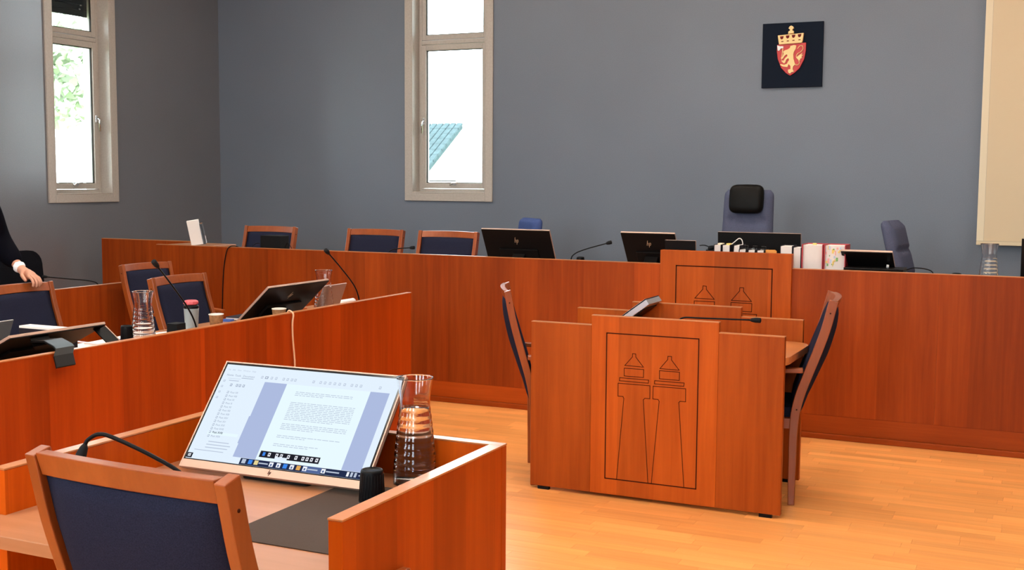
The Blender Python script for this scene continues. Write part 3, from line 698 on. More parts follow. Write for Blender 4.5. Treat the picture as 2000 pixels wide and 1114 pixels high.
# ================================================================== WALL THINGS
pq = thing('coat_of_arms_plaque', 'black square plaque with a gold lion on a red crowned shield', 'plaque', (-2.008, YB, 2.552))
box('backing', (-.238, -.025, -.253), (.238, -.001, .253), 'plaque_navy', pq, .002)
def pc(x, y): return ((x - 519) / 748 * .476, (580 - y) / 835 * .506)
q = MB(); q.prism([pc(*p) for p in ((335, 442), (690, 428), (692, 520), (674, 640), (622, 750), (562, 812), (505, 848), (450, 812), (388, 740), (345, 625), (331, 520))], -.036, -.0255); q.build('shield', 'arms_red', pq, None, .003)
q = MB(); q.prism([pc(*p) for p in ((343, 325), (662, 306), (652, 408), (642, 432), (362, 444), (355, 412))], -.050, -.0262)
cr = q.build('crown', 'arms_gold', pq, None, .003)
q = MB()
for x0, x1, y0 in ((372, 418, 340), (444, 490, 332), (517, 562, 327), (590, 636, 322)):
    q.prism([pc(x0, y0), pc(x1, y0 - 3), pc(x1 - 6, y0 + 28), pc((x0 + x1) / 2, y0 + 40), pc(x0 + 6, y0 + 30)], -.0515, -.0495)
for x0 in (388, 455, 525, 598): q.prism([pc(x0, 412 - (x0 - 388) * .06), pc(x0 + 30, 410 - (x0 - 388) * .06), pc(x0 + 27, 399 - (x0 - 388) * .06), pc(x0 + 3, 401 - (x0 - 388) * .06)], -.0515, -.0495)
q.build('crown_lining', 'arms_dark_red', cr)
q = MB(); q.prism([pc(*p) for p in ((505, 204), (524, 214), (541, 240), (522, 256), (520, 266), (540, 276), (538, 306), (470, 310), (474, 278), (494, 266), (492, 256), (472, 240), (488, 214))], -.048, -.0262); q.build('crown_cross', 'arms_gold', cr, None, .002)
q = MB(); q.prism([pc(*p) for p in ((432, 520), (470, 508), (496, 490), (500, 466), (545, 456), (576, 462), (568, 505), (548, 540), (540, 575), (544, 630), (556, 668), (566, 706), (545, 728), (538, 765), (556, 800), (520, 806), (508, 826), (482, 806), (478, 770), (510, 762), (508, 722), (484, 700), (474, 738), (412, 728), (378, 704), (384, 694), (430, 706), (466, 690), (474, 668), (490, 645), (480, 622), (456, 640), (446, 676), (430, 690), (398, 664), (394, 644), (424, 652), (436, 624), (470, 592), (460, 572), (434, 590), (414, 628), (386, 624), (390, 606), (406, 600), (420, 560), (412, 536))], -.044, -.037); q.build('lion', 'arms_gold', pq, None, .0015)
q = MB(); q.tube([(pc(*p)[0], -.0405, pc(*p)[1]) for p in catmull([(552, 690), (586, 716), (616, 694), (606, 648), (578, 612), (590, 572), (628, 548), (656, 510), (646, 468), (612, 476), (592, 508)], 4) for p in [p]], [.0035] * 41, 6)
q.prism([pc(*p) for p in ((582, 612), (612, 590), (652, 560), (640, 590), (662, 584), (640, 612), (652, 622), (622, 640), (632, 656), (604, 652))], -.044, -.037); q.build('lion_tail', 'arms_gold', pq)
q = MB(); q.prism([pc(*p) for p in ((338, 452), (372, 464), (416, 468), (416, 488), (384, 496), (368, 520), (346, 520))], -.046, -.037); q.build('axe_blade', 'arms_white', pq)
q = MB(); q.prism([pc(*p) for p in ((404, 488), (414, 488), (402, 640), (394, 640))], -.0455, -.0372); q.build('axe_handle', 'arms_gold', pq)

ps = thing('projection_screen', 'large cream projection screen hanging on the back wall', 'screen', (.65, YB - .08, 1.095))
box('canvas', (-1.19, -.004, .03), (1.19, 0, 2.55), 'canvas', ps); box('hem_bar', (-1.24, -.012, 0), (1.24, .010, .028), 'canvas_edge', ps, .003)
box('side_border', (-1.24, -.0045, .03), (-1.191, .0, 2.55), 'canvas_light', ps); box('side_border', (1.191, -.0045, .03), (1.24, .0, 2.55), 'canvas_light', ps)
box('roller_case', (-1.28, -.03, 2.551), (1.28, .079, 2.68), 'white_plastic', ps, .01)

# ================================================================== SMALL THINGS
def hp_logo(q, fn, s):
    P = [[(-.95, -.6), (-.45, 1.35)], [(-.70, .35), (-.40, .42), (-.28, .25), (-.50, -.6)], [(-.28, -1.35), (.12, .42)], [(.12, .42), (.42, .42), (.52, .25), (.34, -.40), (.22, -.55), (-.06, -.55)]]
    for pl in P:
        for (x0, z0), (x1, z1) in zip(pl[:-1], pl[1:]):
            d = Vector((x1 - x0, z1 - z0)); l = d.length; d /= l; nn = Vector((-d.y, d.x)) * .075; e = d * .05
            pp = [(x0 - e.x + nn.x, z0 - e.y + nn.y), (x1 + e.x + nn.x, z1 + e.y + nn.y), (x1 + e.x - nn.x, z1 + e.y - nn.y), (x0 - e.x - nn.x, z0 - e.y - nn.y)]
            q.prism([(a * s, b * s) for a, b in pp], -.001, .0002, 'xz', None, fn)
def monitor(label, loc, rz, w, h, tilt, zb=.02, stand=True, edge='champagne', logo=True, group='flat desk monitors', chin=True, name='desk_monitor', base_y=.16, bt=None):
    """local: screen faces -y, bottom edge centred over the origin, zb above the desk"""
    t = thing(name, label, 'monitor', loc, rz, group)
    tl = math.radians(tilt); sn, cs = math.sin(tl), math.cos(tl)
    F = lambda a, c, b: (a, b * sn + c * cs, zb + b * cs - c * sn)     # a across, c depth backwards, b up the panel
    q = MB(); e = .0045
    for a, b in (((-w / 2, 0, 0), (-w / 2 + e, .012, h)), ((w / 2 - e, 0, 0), (w / 2, .012, h)), ((-w / 2 + e, 0, h - e), (w / 2 - e, .012, h)), ((-w / 2 + e, 0, 0), (w / 2 - e, .012, .024 if chin else e))): q.box(a, b, None, F)
    q.build('edge_frame', edge, t, None, .001)
    q = MB(); q.box((-w / 2 + e, .003, e), (w / 2 - e, .0125, h - e), None, F); q.box((-w / 2 + .0008, .0125, .0008), (w / 2 - .0008, .017, h - .0008), None, F)
    if bt is None: q.box((-w * .28, .017, .03), (w * .28, .030, h * .55), None, F)
    q.build('back_cover', 'monitor_back', t, None, .003)
    if logo:
        q = MB(); hp_logo(q, lambda x, d, z: F(-x, .0172 - d, h * .74 + z), .020); q.build('logo', 'logo_metal', t)
    if stand:
        zc = h * .42; p0 = Vector(F(0, .028, zc)); yb = p0.y + base_y * .35
        q = MB(); q.sweep([p0 + Vector((0, -.01, .01)), (0, p0.y + .03, p0.z - .02), (0, yb, .03), (0, yb, .006)], .045, .012); q.build('stand_neck', 'monitor_back', t, None, .003)
        q = MB(); q.prism(rounded(.11, .085, .015), .0, .008, 'xy'); q.build('stand_base', 'monitor_back', t, (0, yb - .02, 0), .002)
    return t, F

# ---- foreground monitor, switched on
mw, mh = .606, .346
mo, F = monitor('lit desk monitor showing a document on the clerk desk', (-1.917, 2.547, .740), math.radians(1.0), mw, mh, 39.7, .020, group='flat desk monitors', base_y=.05)
box('screen', (0, 0, 0), (0, 0, 0), 'screen_off', mo) if False else None
q = MB(); q.box((-mw / 2 + .0045, .001, .024), (mw / 2 - .0045, .0028, mh - .0045), None, F); q.build('screen', 'screen_off', mo)
def ui(q, u0, v0, u1, v1, mat, lay=0):
    """u, v in 0..1 of the lit area, v from the top"""
    W_, H_ = mw - .020, mh - .038
    a0, a1 = -W_ / 2 + u0 * W_, -W_ / 2 + u1 * W_; b0, b1 = mh - .011 - v1 * H_, mh - .011 - v0 * H_
    d = .0004 - lay * .0004
    q.add([F(a0, d, b0), F(a1, d, b0), F(a1, d, b1), F(a0, d, b1)], [(0, 1, 2, 3)], mat)
q = MB()
ui(q, 0, 0, 1, 1, 'ui_window'); ui(q, .262, .155, .392, .935, 'ui_band', 1); ui(q, .862, .155, .965, .935, 'ui_band', 1); ui(q, .392, .155, .862, .935, 'ui_page', 1)
ui(q, .965, .155, 1, .935, 'ui_window', 1); ui(q, .256, .52, .262, .80, 'ui_band', 1)
ui(q, .312, .938, 1, 1, 'ui_bar', 2); ui(q, .04, .93, .30, 1, 'ui_window', 2.5) if False else None
ui(q, .002, .945, .035, .995, 'ui_tool', 3)
for a, b, c, d in ((.010, .955, .017, .967), (.019, .955, .026, .967), (.010, .970, .017, .982), (.019, .970, .026, .982)): ui(q, a, b, c, d, 'ui_white', 4)
# icons along the bar at the bottom
for k, (u, mt) in enumerate(((.335, 'ui_textpale'), (.372, 'ui_blue'), (.405, 'ui_yellow'), (.490, 'ui_white'), (.530, 'ui_white'), (.567, 'ui_blue'), (.604, 'ui_white'), (.640, 'ui_orange'), (.675, 'ui_white'), (.775, 'ui_white'), (.905, 'ui_white'), (.925, 'ui_textpale'), (.945, 'ui_textpale'))):
    s_ = .022 if u < .8 else .012
    ui(q, u - s_ / 2, .946, u + s_ / 2, .988, mt, 4)
    if mt == 'ui_white' and u < .8: ui(q, u - s_ / 5, .962, u + s_ / 5, .982, 'ui_task', 5)
ui(q, .662, .940, .762, .998, 'ui_task', 3)
for u0, u1 in ((.42, .472), (.690, .745), (.790, .860), (.962, .992)): ui(q, u0, .962, u1, .974, 'ui_textpale', 5)
# dark floating tool strip
ui(q, .405, .845, .735, .908, 'ui_tool', 3)
for k, u in enumerate((.428, .458, .50, .525, .565, .607, .645, .668, .692, .72)):
    ui(q, u - .007, .858, u + .007, .893, 'ui_blue' if k == 0 else 'ui_white', 4)
    if k: ui(q, u - .003, .868, u + .003, .883, 'ui_tool', 5)
ui(q, .495, .890, .562, .925, 'ui_window', 6)
# tool icons under the tabs
for k, u in enumerate((.235, .262, .292, .318, .362, .385, .41, .43, .535, .575, .600, .628, .655, .682, .710, .75, .775, .80, .905)):
    s_ = .006 if k not in (1,) else .009
    ui(q, u - s_, .095, u + s_, .122, 'ui_text' if k == 1 else 'ui_textpale', 2); ui(q, u - s_ * .5, .101, u + s_ * .5, .116, 'ui_window', 3)
for k, u in enumerate((.075, .11, .128, .15)): ui(q, u - .006, .205, u + .006, .232, 'ui_text', 2); ui(q, u - .003, .211, u + .003, .226, 'ui_window', 3)
for k in range(4): ui(q, .018, .17 + .06 * k, .030, .19 + .06 * k, 'ui_textpale', 2); ui(q, .021, .175 + .06 * k, .027, .185 + .06 * k, 'ui_window', 3)
ui(q, .04, .148, .115, .151, 'ui_textpale', 2)
ui(q, .118, .135, .19, .140, 'ui_text', 2)
ui(q, .05, .168, .11, .176, 'ui_textpale', 2)
for k in range(13):
    v = .285 + k * .0385; ui(q, .070, v, .080, v + .024, 'ui_text', 2); ui(q, .072, v + .004, .078, v + .020, 'ui_window', 3)
ui(q, .062, .735 - .02, .240, .745, 'ui_page', 1.5)
for k, (u0, u1) in enumerate(((.09, .21), (.085, .225), (.085, .215))): ui(q, u0, .812 + k * .03, u1, .820 + k * .03, 'ui_textpale', 2)
ui(q, .03, .905, .20, .912, 'ui_textpale', 2)
# document lines (too small to read)
def lines(v0, n, u0, u1, dv=.0165, seed=3):
    rr = random.Random(seed)
    for k in range(n):
        v = v0 + k * dv; u = u0; end = u1 if k < n - 1 else u0 + (u1 - u0) * rr.uniform(.4, .9)
        while u < end:
            l = rr.uniform(.012, .034); ui(q, u, v, min(u + l, end), v + .006, 'ui_textpale', 2); u += l + .005
lines(.225, 3, .46, .78, .017, 1); lines(.335, 11, .455, .815, .0175, 2); lines(.555, 4, .455, .815, .0175, 3); lines(.675, 2, .455, .80, .0175, 5); lines(.76, 2, .455, .70, .0175, 6)
scr = q.build('screen_image', None, mo)
# legible words on the screen
def words(txt, u, v, size, mat, parent, bold=False):
    cu = bpy.data.curves.new('screen_text', 'FONT'); cu.body = txt; cu.size = size; cu.materials.append(MATS[mat]); cu.resolution_u = 2
    if bold: cu.offset = .0002
    tmp = bpy.data.objects.new('tmp', cu); dg = bpy.context.evaluated_depsgraph_get(); COL.objects.link(tmp); dg.update()
    me = bpy.data.meshes.new_from_object(tmp.evaluated_get(bpy.context.evaluated_depsgraph_get())); bpy.data.objects.remove(tmp)
    W_, H_ = mw - .020, mh - .038
    a0 = -W_ / 2 + u * W_; b0 = mh - .011 - v * H_
    for vv in me.vertices: vv.co = F(a0 + vv.co.x, -.0008, b0 + vv.co.y)
    if not me.materials: me.materials.append(MATS[mat])
    o = bpy.data.objects.new('screen_text', me); COL.objects.link(o); o.parent = parent; return o
words('File   Edit   View   Window   Help', .018, .065, .0072, 'ui_textpale', scr)
words('Home', .025, .125, .0095, 'ui_text', scr); words('Tools', .073, .125, .0095, 'ui_text', scr); words('Document', .122, .125, .0095, 'ui_text', scr)
for k, s_ in enumerate('VII VIII IX X XI XII XIII XIV XV XVI XVII XVIII XIX'.split()):
    words('Post ' + s_, .09, .307 + k * .0385, .0086, 'ui_text_dark' if s_ == 'XVIII' else 'ui_text', scr, s_ == 'XVIII')
q = MB(); hp_logo(q, lambda x, d, z: F(x, d + .0, .0125 + z), .0062); q.build('chin_logo', 'groove', mo)

# ---- monitors with their backs to the camera
MG = 'flat desk monitors'
# on the counsel bench: facing -x, i.e. rz = -90 deg
m1, F1 = monitor('black desk monitor tipped low over the edge of the counsel bench', (-4.215, 3.735, .740), -PI / 2, .535, .345, 64, .020, False, 'champagne', True, MG, False)
# its stand plate hangs over the panel edge
q = MB(); q.sweep([(.10, .30, .130), (.12, .40, .140), (.17, .505, .131), (.20, .549, .127), (.235, .575, .105), (.250, .603, .062)], .050, .0045); q.build('stand_plate', 'monitor_back', m1, None, .002)
q = MB(); q.sweep([(.035, .250, .10), (.10, .31, .128)], .05, .02); q.build('stand_neck', 'monitor_back', m1, None, .002)
monitor('black desk monitor tilted back beside the paper cups on the counsel bench', (-4.05, 5.345, .740), -PI / 2, .565, .345, 47, .015, True, 'champagne', True, MG, False, base_y=.02)
# on the judges' bench: facing +y
monitor('black desk monitor on the judges bench in front of the blue tufted chair', (-3.400, 7.47, .90), PI, .515, .335, 29, .030, True, 'champagne', True, MG, False, base_y=-.25)
monitor('black desk monitor on the judges bench tight beside the engraved raised panel', (-2.486, 7.62, .90), PI, .375, .345, 37, .045, True, 'champagne', True, MG, False, base_y=-.25)
monitor('low black monitor peeping over the raised panel beside the computer mouse', (-2.228, 7.335, .90), PI, .205, .25, 6, .03, True, 'champagne', False, MG, False, base_y=-.35)
monitor('wide black monitor standing behind the row of law books', (-1.788, 7.62, .90), PI, .541, .31, 6, .02, True, 'champagne', False, MG, False, base_y=-.1)
monitor('flat tilted monitor with a pale edge beside the red law books', (-1.065, 7.60, .90), PI, .30, .40, 56, .03, True, 'champagne', False, MG, False, base_y=-.45)
monitor('black monitor at the far end of the judges bench beside the carafe', (.055, 7.42, .90), PI, .545, .33, 12, .02, True, 'monitor_back', False, MG, False, base_y=-.1)

# ---- carafes and water
def carafe(label, loc, water=None, H=.292):
    t = thing('glass_carafe', label, 'carafe', loc, random.random(), 'ribbed glass carafes')
    base = [(.0, .060), (.06, .0595), (.30, .0555), (.55, .0475), (.72, .0415), (.80, .041), (.90, .0445), (1.0, .0505)]
    def rad(s_):
        for (a, ra), (b, rb) in zip(base[:-1], base[1:]):
            if s_ <= b: return ra + (rb - ra) * (s_ - a) / (b - a)
        return base[-1][1]
    def outr(s_):
        k = 1 if .10 < s_ < .74 else 0
        return rad(s_) + (.0016 * (abs(math.sin((s_ - .10) / .64 * PI * 9)) - .5) if k else 0)
    N = 90; out = [(0, 0), (outr(0) - .004, 0)] + [(outr(i / N), .002 + (H - .002) * i / N) for i in range(N + 1)]
    inn = [(rad(i / N) - .0032 + .0012 * (math.sin((i / N - .10) / .64 * PI * 9) ** 2 - .5 if .10 < i / N < .74 else 0), .008 + (H - .008) * i / N) for i in range(N, -1, -1)] + [(0, .008)]
    q = MB(); q.lathe(out + inn, 40); q.build('glass_body', 'carafe_glass', t)
    if water:
        n = int(N * water); wp = [(0, .0082)] + [(rad(i / N) - .0036, .0082 + (H - .008) * i / N) for i in range(n + 1)] + [(0, .0082 + (H - .008) * n / N)]
        q = MB(); q.lathe(wp, 40); q.build('water', 'water', t)
    return t
carafe('ribbed glass carafe of water beside the lit monitor', (-1.570, 2.737, .740), .72)
carafe('ribbed glass carafe beside the white papers on the counsel bench', (-3.885, 4.225, .740))
carafe('ribbed glass carafe behind the tilted monitor on the counsel bench', (-3.87, 5.69, .740))
carafe('ribbed glass carafe on the judges bench in front of the projection screen', (-.385, 7.32, .900), None, .31)

# ---- cups
def tumbler_down(label, loc, r0=.036, r1=.029, h=.10):
    t = thing('plastic_tumbler', label, 'cup', loc)
    pr_ = [(r0, 0), (r0 - .001, .006), (r0 - .003, .010)] + [(r0 - .003 - (r0 - .003 - r1) * i / 8, .01 + (h - .016) * i / 8) for i in range(9)] + [(r1 - .002, h - .001), (r1 - .006, h), (r1 - .007, h - .003), (0, h - .003)]
    q = MB(); q.lathe(pr_ + [], 32); q.build('body', 'black_plastic', t)
    q = MB()
    for k in range(24):
        a = 2 * PI * k / 24; q.tube([((r0 - .0025) * math.cos(a), (r0 - .0025) * math.sin(a), .012), ((r1 + .0005) * math.cos(a), (r1 - .0002) * math.sin(a), h - .012)], .0007, 4)
    q.build('rib', 'black_plastic', t)
    return t
tumbler_down('black ribbed tumbler turned upside down beside the carafe on the clerk desk', (-1.553, 2.490, .7425), .0355, .029, .094)
def paper_cup(label, loc, mat='cup_kraft', h=.085):
    t = thing('paper_cup', label, 'cup', loc, 0, 'paper cups on the counsel bench')
    q = MB(); q.lathe([(0, .004), (.026, .004), (.027, 0), (.028, 0), (.037, h)], 28); q.build('sleeve', mat, t)
    q = MB(); q.lathe([(.037, h - .002), (.0392, h - .001), (.0395, h + .002), (.037, h + .003), (.0355, h + .001), (.0355, h - .003)], 28, None, None, (0, 0), True); q.lathe([(.0355, h - .003), (.0275, .012), (0, .012)], 28); q.build('rim', 'cup_white', t)
    return t
paper_cup('kraft paper cup beside the small folded note on the counsel bench', (-4.00, 4.89, .740), h=.108)
paper_cup('kraft paper cup half hidden in front of the tilted monitor', (-3.762, 5.112, .740), h=.128)
t = thing('travel_mug', 'grey travel mug topped with crumpled pink wrapping', 'mug', (-4.12, 4.838, .740))
q = MB(); q.lathe([(0, 0), (.030, 0), (.031, .004), (.0385, .135), (.040, .138), (.036, .140), (0, .140)], 28); q.build('body', 'cup_grey', t)
q = MB(); q.lathe([(.039, .139), (.040, .150), (.034, .158), (0, .158)], 28); q.build('lid', 'black_plastic', t)
q = MB(); rr = random.Random(4)
for i in range(5):
    pass
prf = [(0, .1585), (.032, .1585), (.037, .164), (.036, .176), (.026, .182), (0, .179)]
q.lathe(prf, 18, None, lambda x, y, z: (x * (1 + .10 * math.sin(7 * math.atan2(y, x)) * (z > .16)), y * (1 + .08 * math.cos(5 * math.atan2(y, x))), max(.1585, z + .004 * math.sin(9 * math.atan2(y, x))) if z > .16 else z), smooth=False); q.build('wrapping', 'pink_wrap', t)
tumbler_down('black cup standing upside down beside the carafe and white papers', (-3.93, 4.165, .740), .032, .027, .135)
t = tumbler_down('small black tumbler upside down on the judges bench near the projection screen', (-.555, 7.28, .900), .031, .027, .135)

# ---- gooseneck microphones
def mic(label, path, head_r=.011, head_l=.05, neck_r=.0042, base=None, name='gooseneck_microphone'):
    p0 = Vector(path[0]); t = thing(name, label, 'microphone', tuple(p0), 0, 'gooseneck microphones')
    pp = catmull([tuple(Vector(p) - p0) for p in path], 6)
    q = MB(); q.tube(pp, neck_r, 8); q.build('neck', 'black_plastic', t)
    e = Vector(pp[-1]); d = (e - Vector(pp[-3])).normalized()
    q = MB(); q.tube([e - d * .004, e + d * .006, e + d * head_l * .5, e + d * head_l * .95, e + d * head_l], [neck_r, head_r * .75, head_r, head_r * .95, head_r * .5], 14); q.build('head', 'black_matt', t)
    q = MB(); q.lathe([(0, 0), (.016, 0), (.016, .005), (.009, .012), (0, .012)], 20)
    q.build('socket', 'black_plastic', t)
    if base:
        q = MB(); q.prism(rounded(base[0], base[1], .012), 0, base[2], 'xy'); q.build('base', 'black_matt', t, base[3], .004)
    return t
mic('gooseneck microphone curling over the rim of the clerk desk', [(-2.02, 2.36, .740), (-2.03, 2.34, .80), (-2.10, 2.31, .848), (-2.19, 2.27, .895), (-2.228, 2.254, .905), (-2.255, 2.243, .890), (-2.262, 2.238, .875)], .014, .05, .0055)
mic('tall gooseneck microphone beside the travel mug on the counsel bench', [(-3.86, 4.572, .740), (-3.86, 4.565, .83), (-3.855, 4.50, .93), (-3.835, 4.36, 1.06), (-3.815, 4.255, 1.145)], .013, .05)
mic('tall gooseneck microphone near the corner of the counsel bench end', [(-3.86, 6.055, .740), (-3.86, 6.05, .83), (-3.85, 5.98, .92), (-3.825, 5.80, 1.04), (-3.805, 5.65, 1.13)], .013, .05)
mic('gooseneck microphone lying low across the witness table', [(-1.72, 5.60, .742), (-1.71, 5.60, .85), (-1.69, 5.60, .885), (-1.60, 5.60, .889), (-1.35, 5.60, .894)], .013, .05)
mic('gooseneck microphone beside the black tumbler on the judges bench', [(-2.985, 7.30, .900), (-2.985, 7.30, 1.02), (-2.96, 7.30, 1.065), (-2.88, 7.30, 1.10), (-2.735, 7.30, 1.142)], .013, .04, .004)
mic('short gooseneck microphone behind the judges bench near the white paper', [(-4.44, 7.32, .900), (-4.42, 7.32, 1.02), (-4.36, 7.32, 1.053), (-4.24, 7.32, 1.066)], .013, .04, .004)
mic('gooseneck microphone on the second bench by the side wall', [(-6.25, 6.36, .720), (-6.25, 6.35, .79), (-6.25, 6.27, .822), (-6.25, 6.05, .855), (-6.25, 5.89, .878)], .010, .04, .0045)
tumbler_down('small black tumbler upside down beside the microphone on the judges bench', (-2.91, 7.285, .900), .030, .026, .150)

# microphone control box on counsel bench
q = MB(); q.prism(rounded(.035, .040, .012), 0, .125, 'xy', None, lambda x, y, z: (x * (1 - z * .8), y * (1 - z * .8), z))
tag(q.build('microphone_control_box', 'black_matt', None, (-3.84, 4.40, .740), .006), 'squat black control box beside the tall microphone on the counsel bench', 'box')

# ---- desk pad, papers, folders
q = MB(); q.prism([(-1.735, 2.120), (-1.385, 2.120), (-1.385, 2.66), (-1.735, 2.66)], .740, .7425, 'xy')
tag(q.build('desk_pad', 'mat_brown', None, None, .001), 'dark brown leather desk pad lying under the lit monitor', 'desk pad')
def paper(label, x0, y0, x1, y1, z, rot=0, name='paper_sheet', mat='white_paper', th=.003, cat='paper'):
    q = MB(); q.prism([(-(x1 - x0) / 2, -(y1 - y0) / 2), ((x1 - x0) / 2, -(y1 - y0) / 2), ((x1 - x0) / 2, (y1 - y0) / 2), (-(x1 - x0) / 2, (y1 - y0) / 2)], 0, th, 'xy')
    o = q.build(name, mat, None, ((x0 + x1) / 2, (y0 + y1) / 2, z)); o.rotation_euler = (0, 0, rot); return tag(o, label, cat)
paper('white paper sheets spread beside the carafe on the counsel bench', -4.38, 4.34, -4.15, 4.66, .740, .1)
paper('small stack of white paper behind the carafe on the counsel bench', -4.32, 4.66, -4.12, 4.86, .740, -.2, th=.004)
q = MB(); q.tube([(-.02, -.05, .004), (.02, .05, .004)], .004, 8); o = q.build('blue_pen', 'blue_plastic', None, (-4.27, 4.50, .743)); tag(o, 'blue pen lying on the white paper sheets', 'pen')
q = MB(); q.add([(-.018, -.018, 0), (.018, -.018, 0), (.018, .018, 0), (-.018, .018, 0), (0, 0, .03)], [(3, 2, 1, 0), (0, 1, 4), (1, 2, 4), (2, 3, 4), (3, 0, 4)]); tag(q.build('folded_note', 'cream', None, (-3.90, 4.68, .740)), 'tiny folded cream note beside the kraft paper cup', 'note')
t = thing('notebook', 'black notebook with white pages lying behind the tilted monitor', 'notebook', (-4.30, 5.52, .740), .05)
box('cover', (-.07, -.10, 0), (.07, .10, .004), 'book_black', t); box('page_block', (-.066, -.098, .004), (.068, .098, .016), 'page_white', t); box('cover', (-.07, -.10, .016), (.07, .10, .020), 'book_black', t)
t = thing('wooden_tray', 'flat wooden tray lying at the back of the counsel bench', 'tray', (-4.26, 5.82, .740))
box('bottom', (-.09, -.13, 0), (.09, .13, .008), 'cherry_y', t)
for a, b in (((-.09, -.13, .008), (-.08, .13, .03)), ((.08, -.13, .008), (.09, .13, .03)), ((-.08, -.13, .008), (.08, -.12, .03)), ((-.08, .12, .008), (.08, .13, .03))): box('rim', a, b, 'cherry_y', t)
q = MB(); q.prism(rounded(.03, .018, .006), 0, .014, 'xy'); tag(q.build('memory_stick', 'blue_plastic', None, (-4.31, 5.375, .740), .003), 'small blue plastic case beside the black notebook', 'case')
# laptop at left on the counsel bench
def laptop(label, loc, rz, w, d, lid_tilt, lid_mat='silver', lid_h=None):
    """local: user sits at -y; lid hinges at +y and leans back by lid_tilt"""
    t = thing('laptop', label, 'laptop', loc, rz, None); lid_h = lid_h or d
    box('base', (-w / 2, -d / 2, .0), (w / 2, d / 2, .014), lid_mat, t, .003); box('keyboard', (-w / 2 + .02, -d * .12, .014), (w / 2 - .02, d / 2 - .03, .0155), 'black_plastic', t)
    tl = math.radians(lid_tilt); sn, cs = math.sin(tl), math.cos(tl)
    G = lambda a, c, b: (a, d / 2 + b * sn + c * cs, .016 + b * cs - c * sn)
    q = MB(); q.box((-w / 2, 0, 0), (w / 2, .007, lid_h), None, G); l = q.build('lid', lid_mat, t, None, .002)
    q = MB(); q.box((-w / 2 + .006, -.0008, .012), (w / 2 - .006, -.0002, lid_h - .006), None, G); q.build('screen', 'screen_off', l)
    return t
laptop('silver laptop with its lid open behind the low tipped monitor', (-4.26, 3.47, .740), -PI / 2 + .10, .34, .23, 20, 'silver', .205)
laptop('champagne coloured laptop open behind the carafe on the counsel bench', (-4.02, 5.79, .740), -PI / 2, .24, .17, 22, 'champagne', .20)  # tan lid colour imitates a reflection
t = thing('ring_binder', 'black ring binder with a white upper edge lying behind the laptop', 'binder', (-4.31, 4.055, .740), .0)
box('cover', (-.15, -.035, 0), (.15, .035, .108), 'book_black', t, .002); box('page_block', (-.15, -.033, .1082), (.15, .033, .118), 'white_paper', t)
t = thing('tablet_folio', 'black tablet with a pale edge leaning beside the low tipped monitor', 'tablet', (-3.86, 4.015, .740), 0)
G = lambda a, c, b: (.115 - b * .85, a * 1.0 + .0, .0 + b * .62 + c)
q = MB(); q.box((-.055, 0, 0), (.02, .006, .225), None, G); q.build('body', 'black_plastic', t)
q = MB(); q.box((.0202, 0, 0), (.026, .008, .225), None, G); q.build('edge', 'champagne', t)
# rolled paper and box at the end of the counsel bench
q = MB(); sp = [(.016 + .0035 * k / 10) for k in range(30)]
q.tube([(0, -.10, .0245), (0, .10, .0245)], .024, 20); tag(q.build('rolled_paper', 'white_paper', None, (-4.0, 6.10, .768)), 'rolled white paper lying on a black box near the bench end', 'paper roll')
tag(box('document_box', (-.05, -.09, 0), (.05, .09, .028), 'book_black', None, .002, (-4.0, 6.10, .740)), 'flat black box under the rolled white paper', 'box')
# white cable over the front of the counsel bench, black cord on the judges' bench
q = MB(); q.tube(catmull([(-3.80, 5.10, .7445), (-3.725, 5.10, .78), (-3.70, 5.102, .852), (-3.685, 5.103, .862), (-3.662, 5.10, .845), (-3.659, 5.088, .80), (-3.659, 5.090, .72), (-3.658, 5.105, .56), (-3.655, 5.10, .3), (-3.64, 5.10, .02), (-3.60, 5.05, .008)], 5), .0048, 8); tag(q.build('hanging_cable', 'cable_beige'), 'pale beige cable hanging down the front of the counsel bench', 'cable')
q = MB(); q.tube(catmull([(-5.64, 7.30, .905), (-5.66, 7.26, 1.00), (-5.70, 7.215, 1.038), (-5.745, 7.185, 1.030), (-5.78, 7.187, .964), (-5.807, 7.190, .806), (-5.823, 7.190, .537), (-5.83, 7.188, .30), (-5.83, 7.176, .02)], 5), .0036, 8); tag(q.build('hanging_cable', 'black_plastic'), 'thin black cord hanging down the front of the judges bench', 'cord')

# ---- things on the judges' bench
t = thing('brochure_holder', 'white brochures standing upright in a clear stand on the bench end', 'brochure', (-6.19, 7.35, 1.026), .5)
for k in range(3):
    box('brochure', (-.04 + .0, -.012 + k * .010, .004), (.05, -.004 + k * .010, .20), 'white_paper', t).rotation_euler = (.16, -.16, 0)
o = box('stand', (.055, -.02, .002), (.075, .03, .165), 'clear_plastic', t); o.rotation_euler = (.16, -.16, 0)
t = thing('speaker_box', 'small black box with a cable in front of a blue backed chair', 'speaker', (-5.45, 7.36, .900))
box('housing', (-.09, -.06, 0), (.09, .06, .222), 'black_matt', t, .004); q = MB(); q.tube(catmull([(.09, 0, .12), (.12, 0, .17), (.15, -.02, .16), (.19, -.03, .10), (.20, -.03, .004)], 5), .003, 6); q.build('cable', 'black_plastic', t); q = MB(); q.tube(catmull([(-.09, 0, .10), (-.14, 0, .155), (-.20, 0, .14), (-.26, -.02, .05), (-.27, -.02, .004)], 5), .003, 6); q.build('cable', 'black_plastic', t)
paper('stack of white paper lying behind the front edge of the judges bench', -4.10, 7.40, -3.72, 7.62, .900, 0, 'paper_stack', 'white_paper', .100)
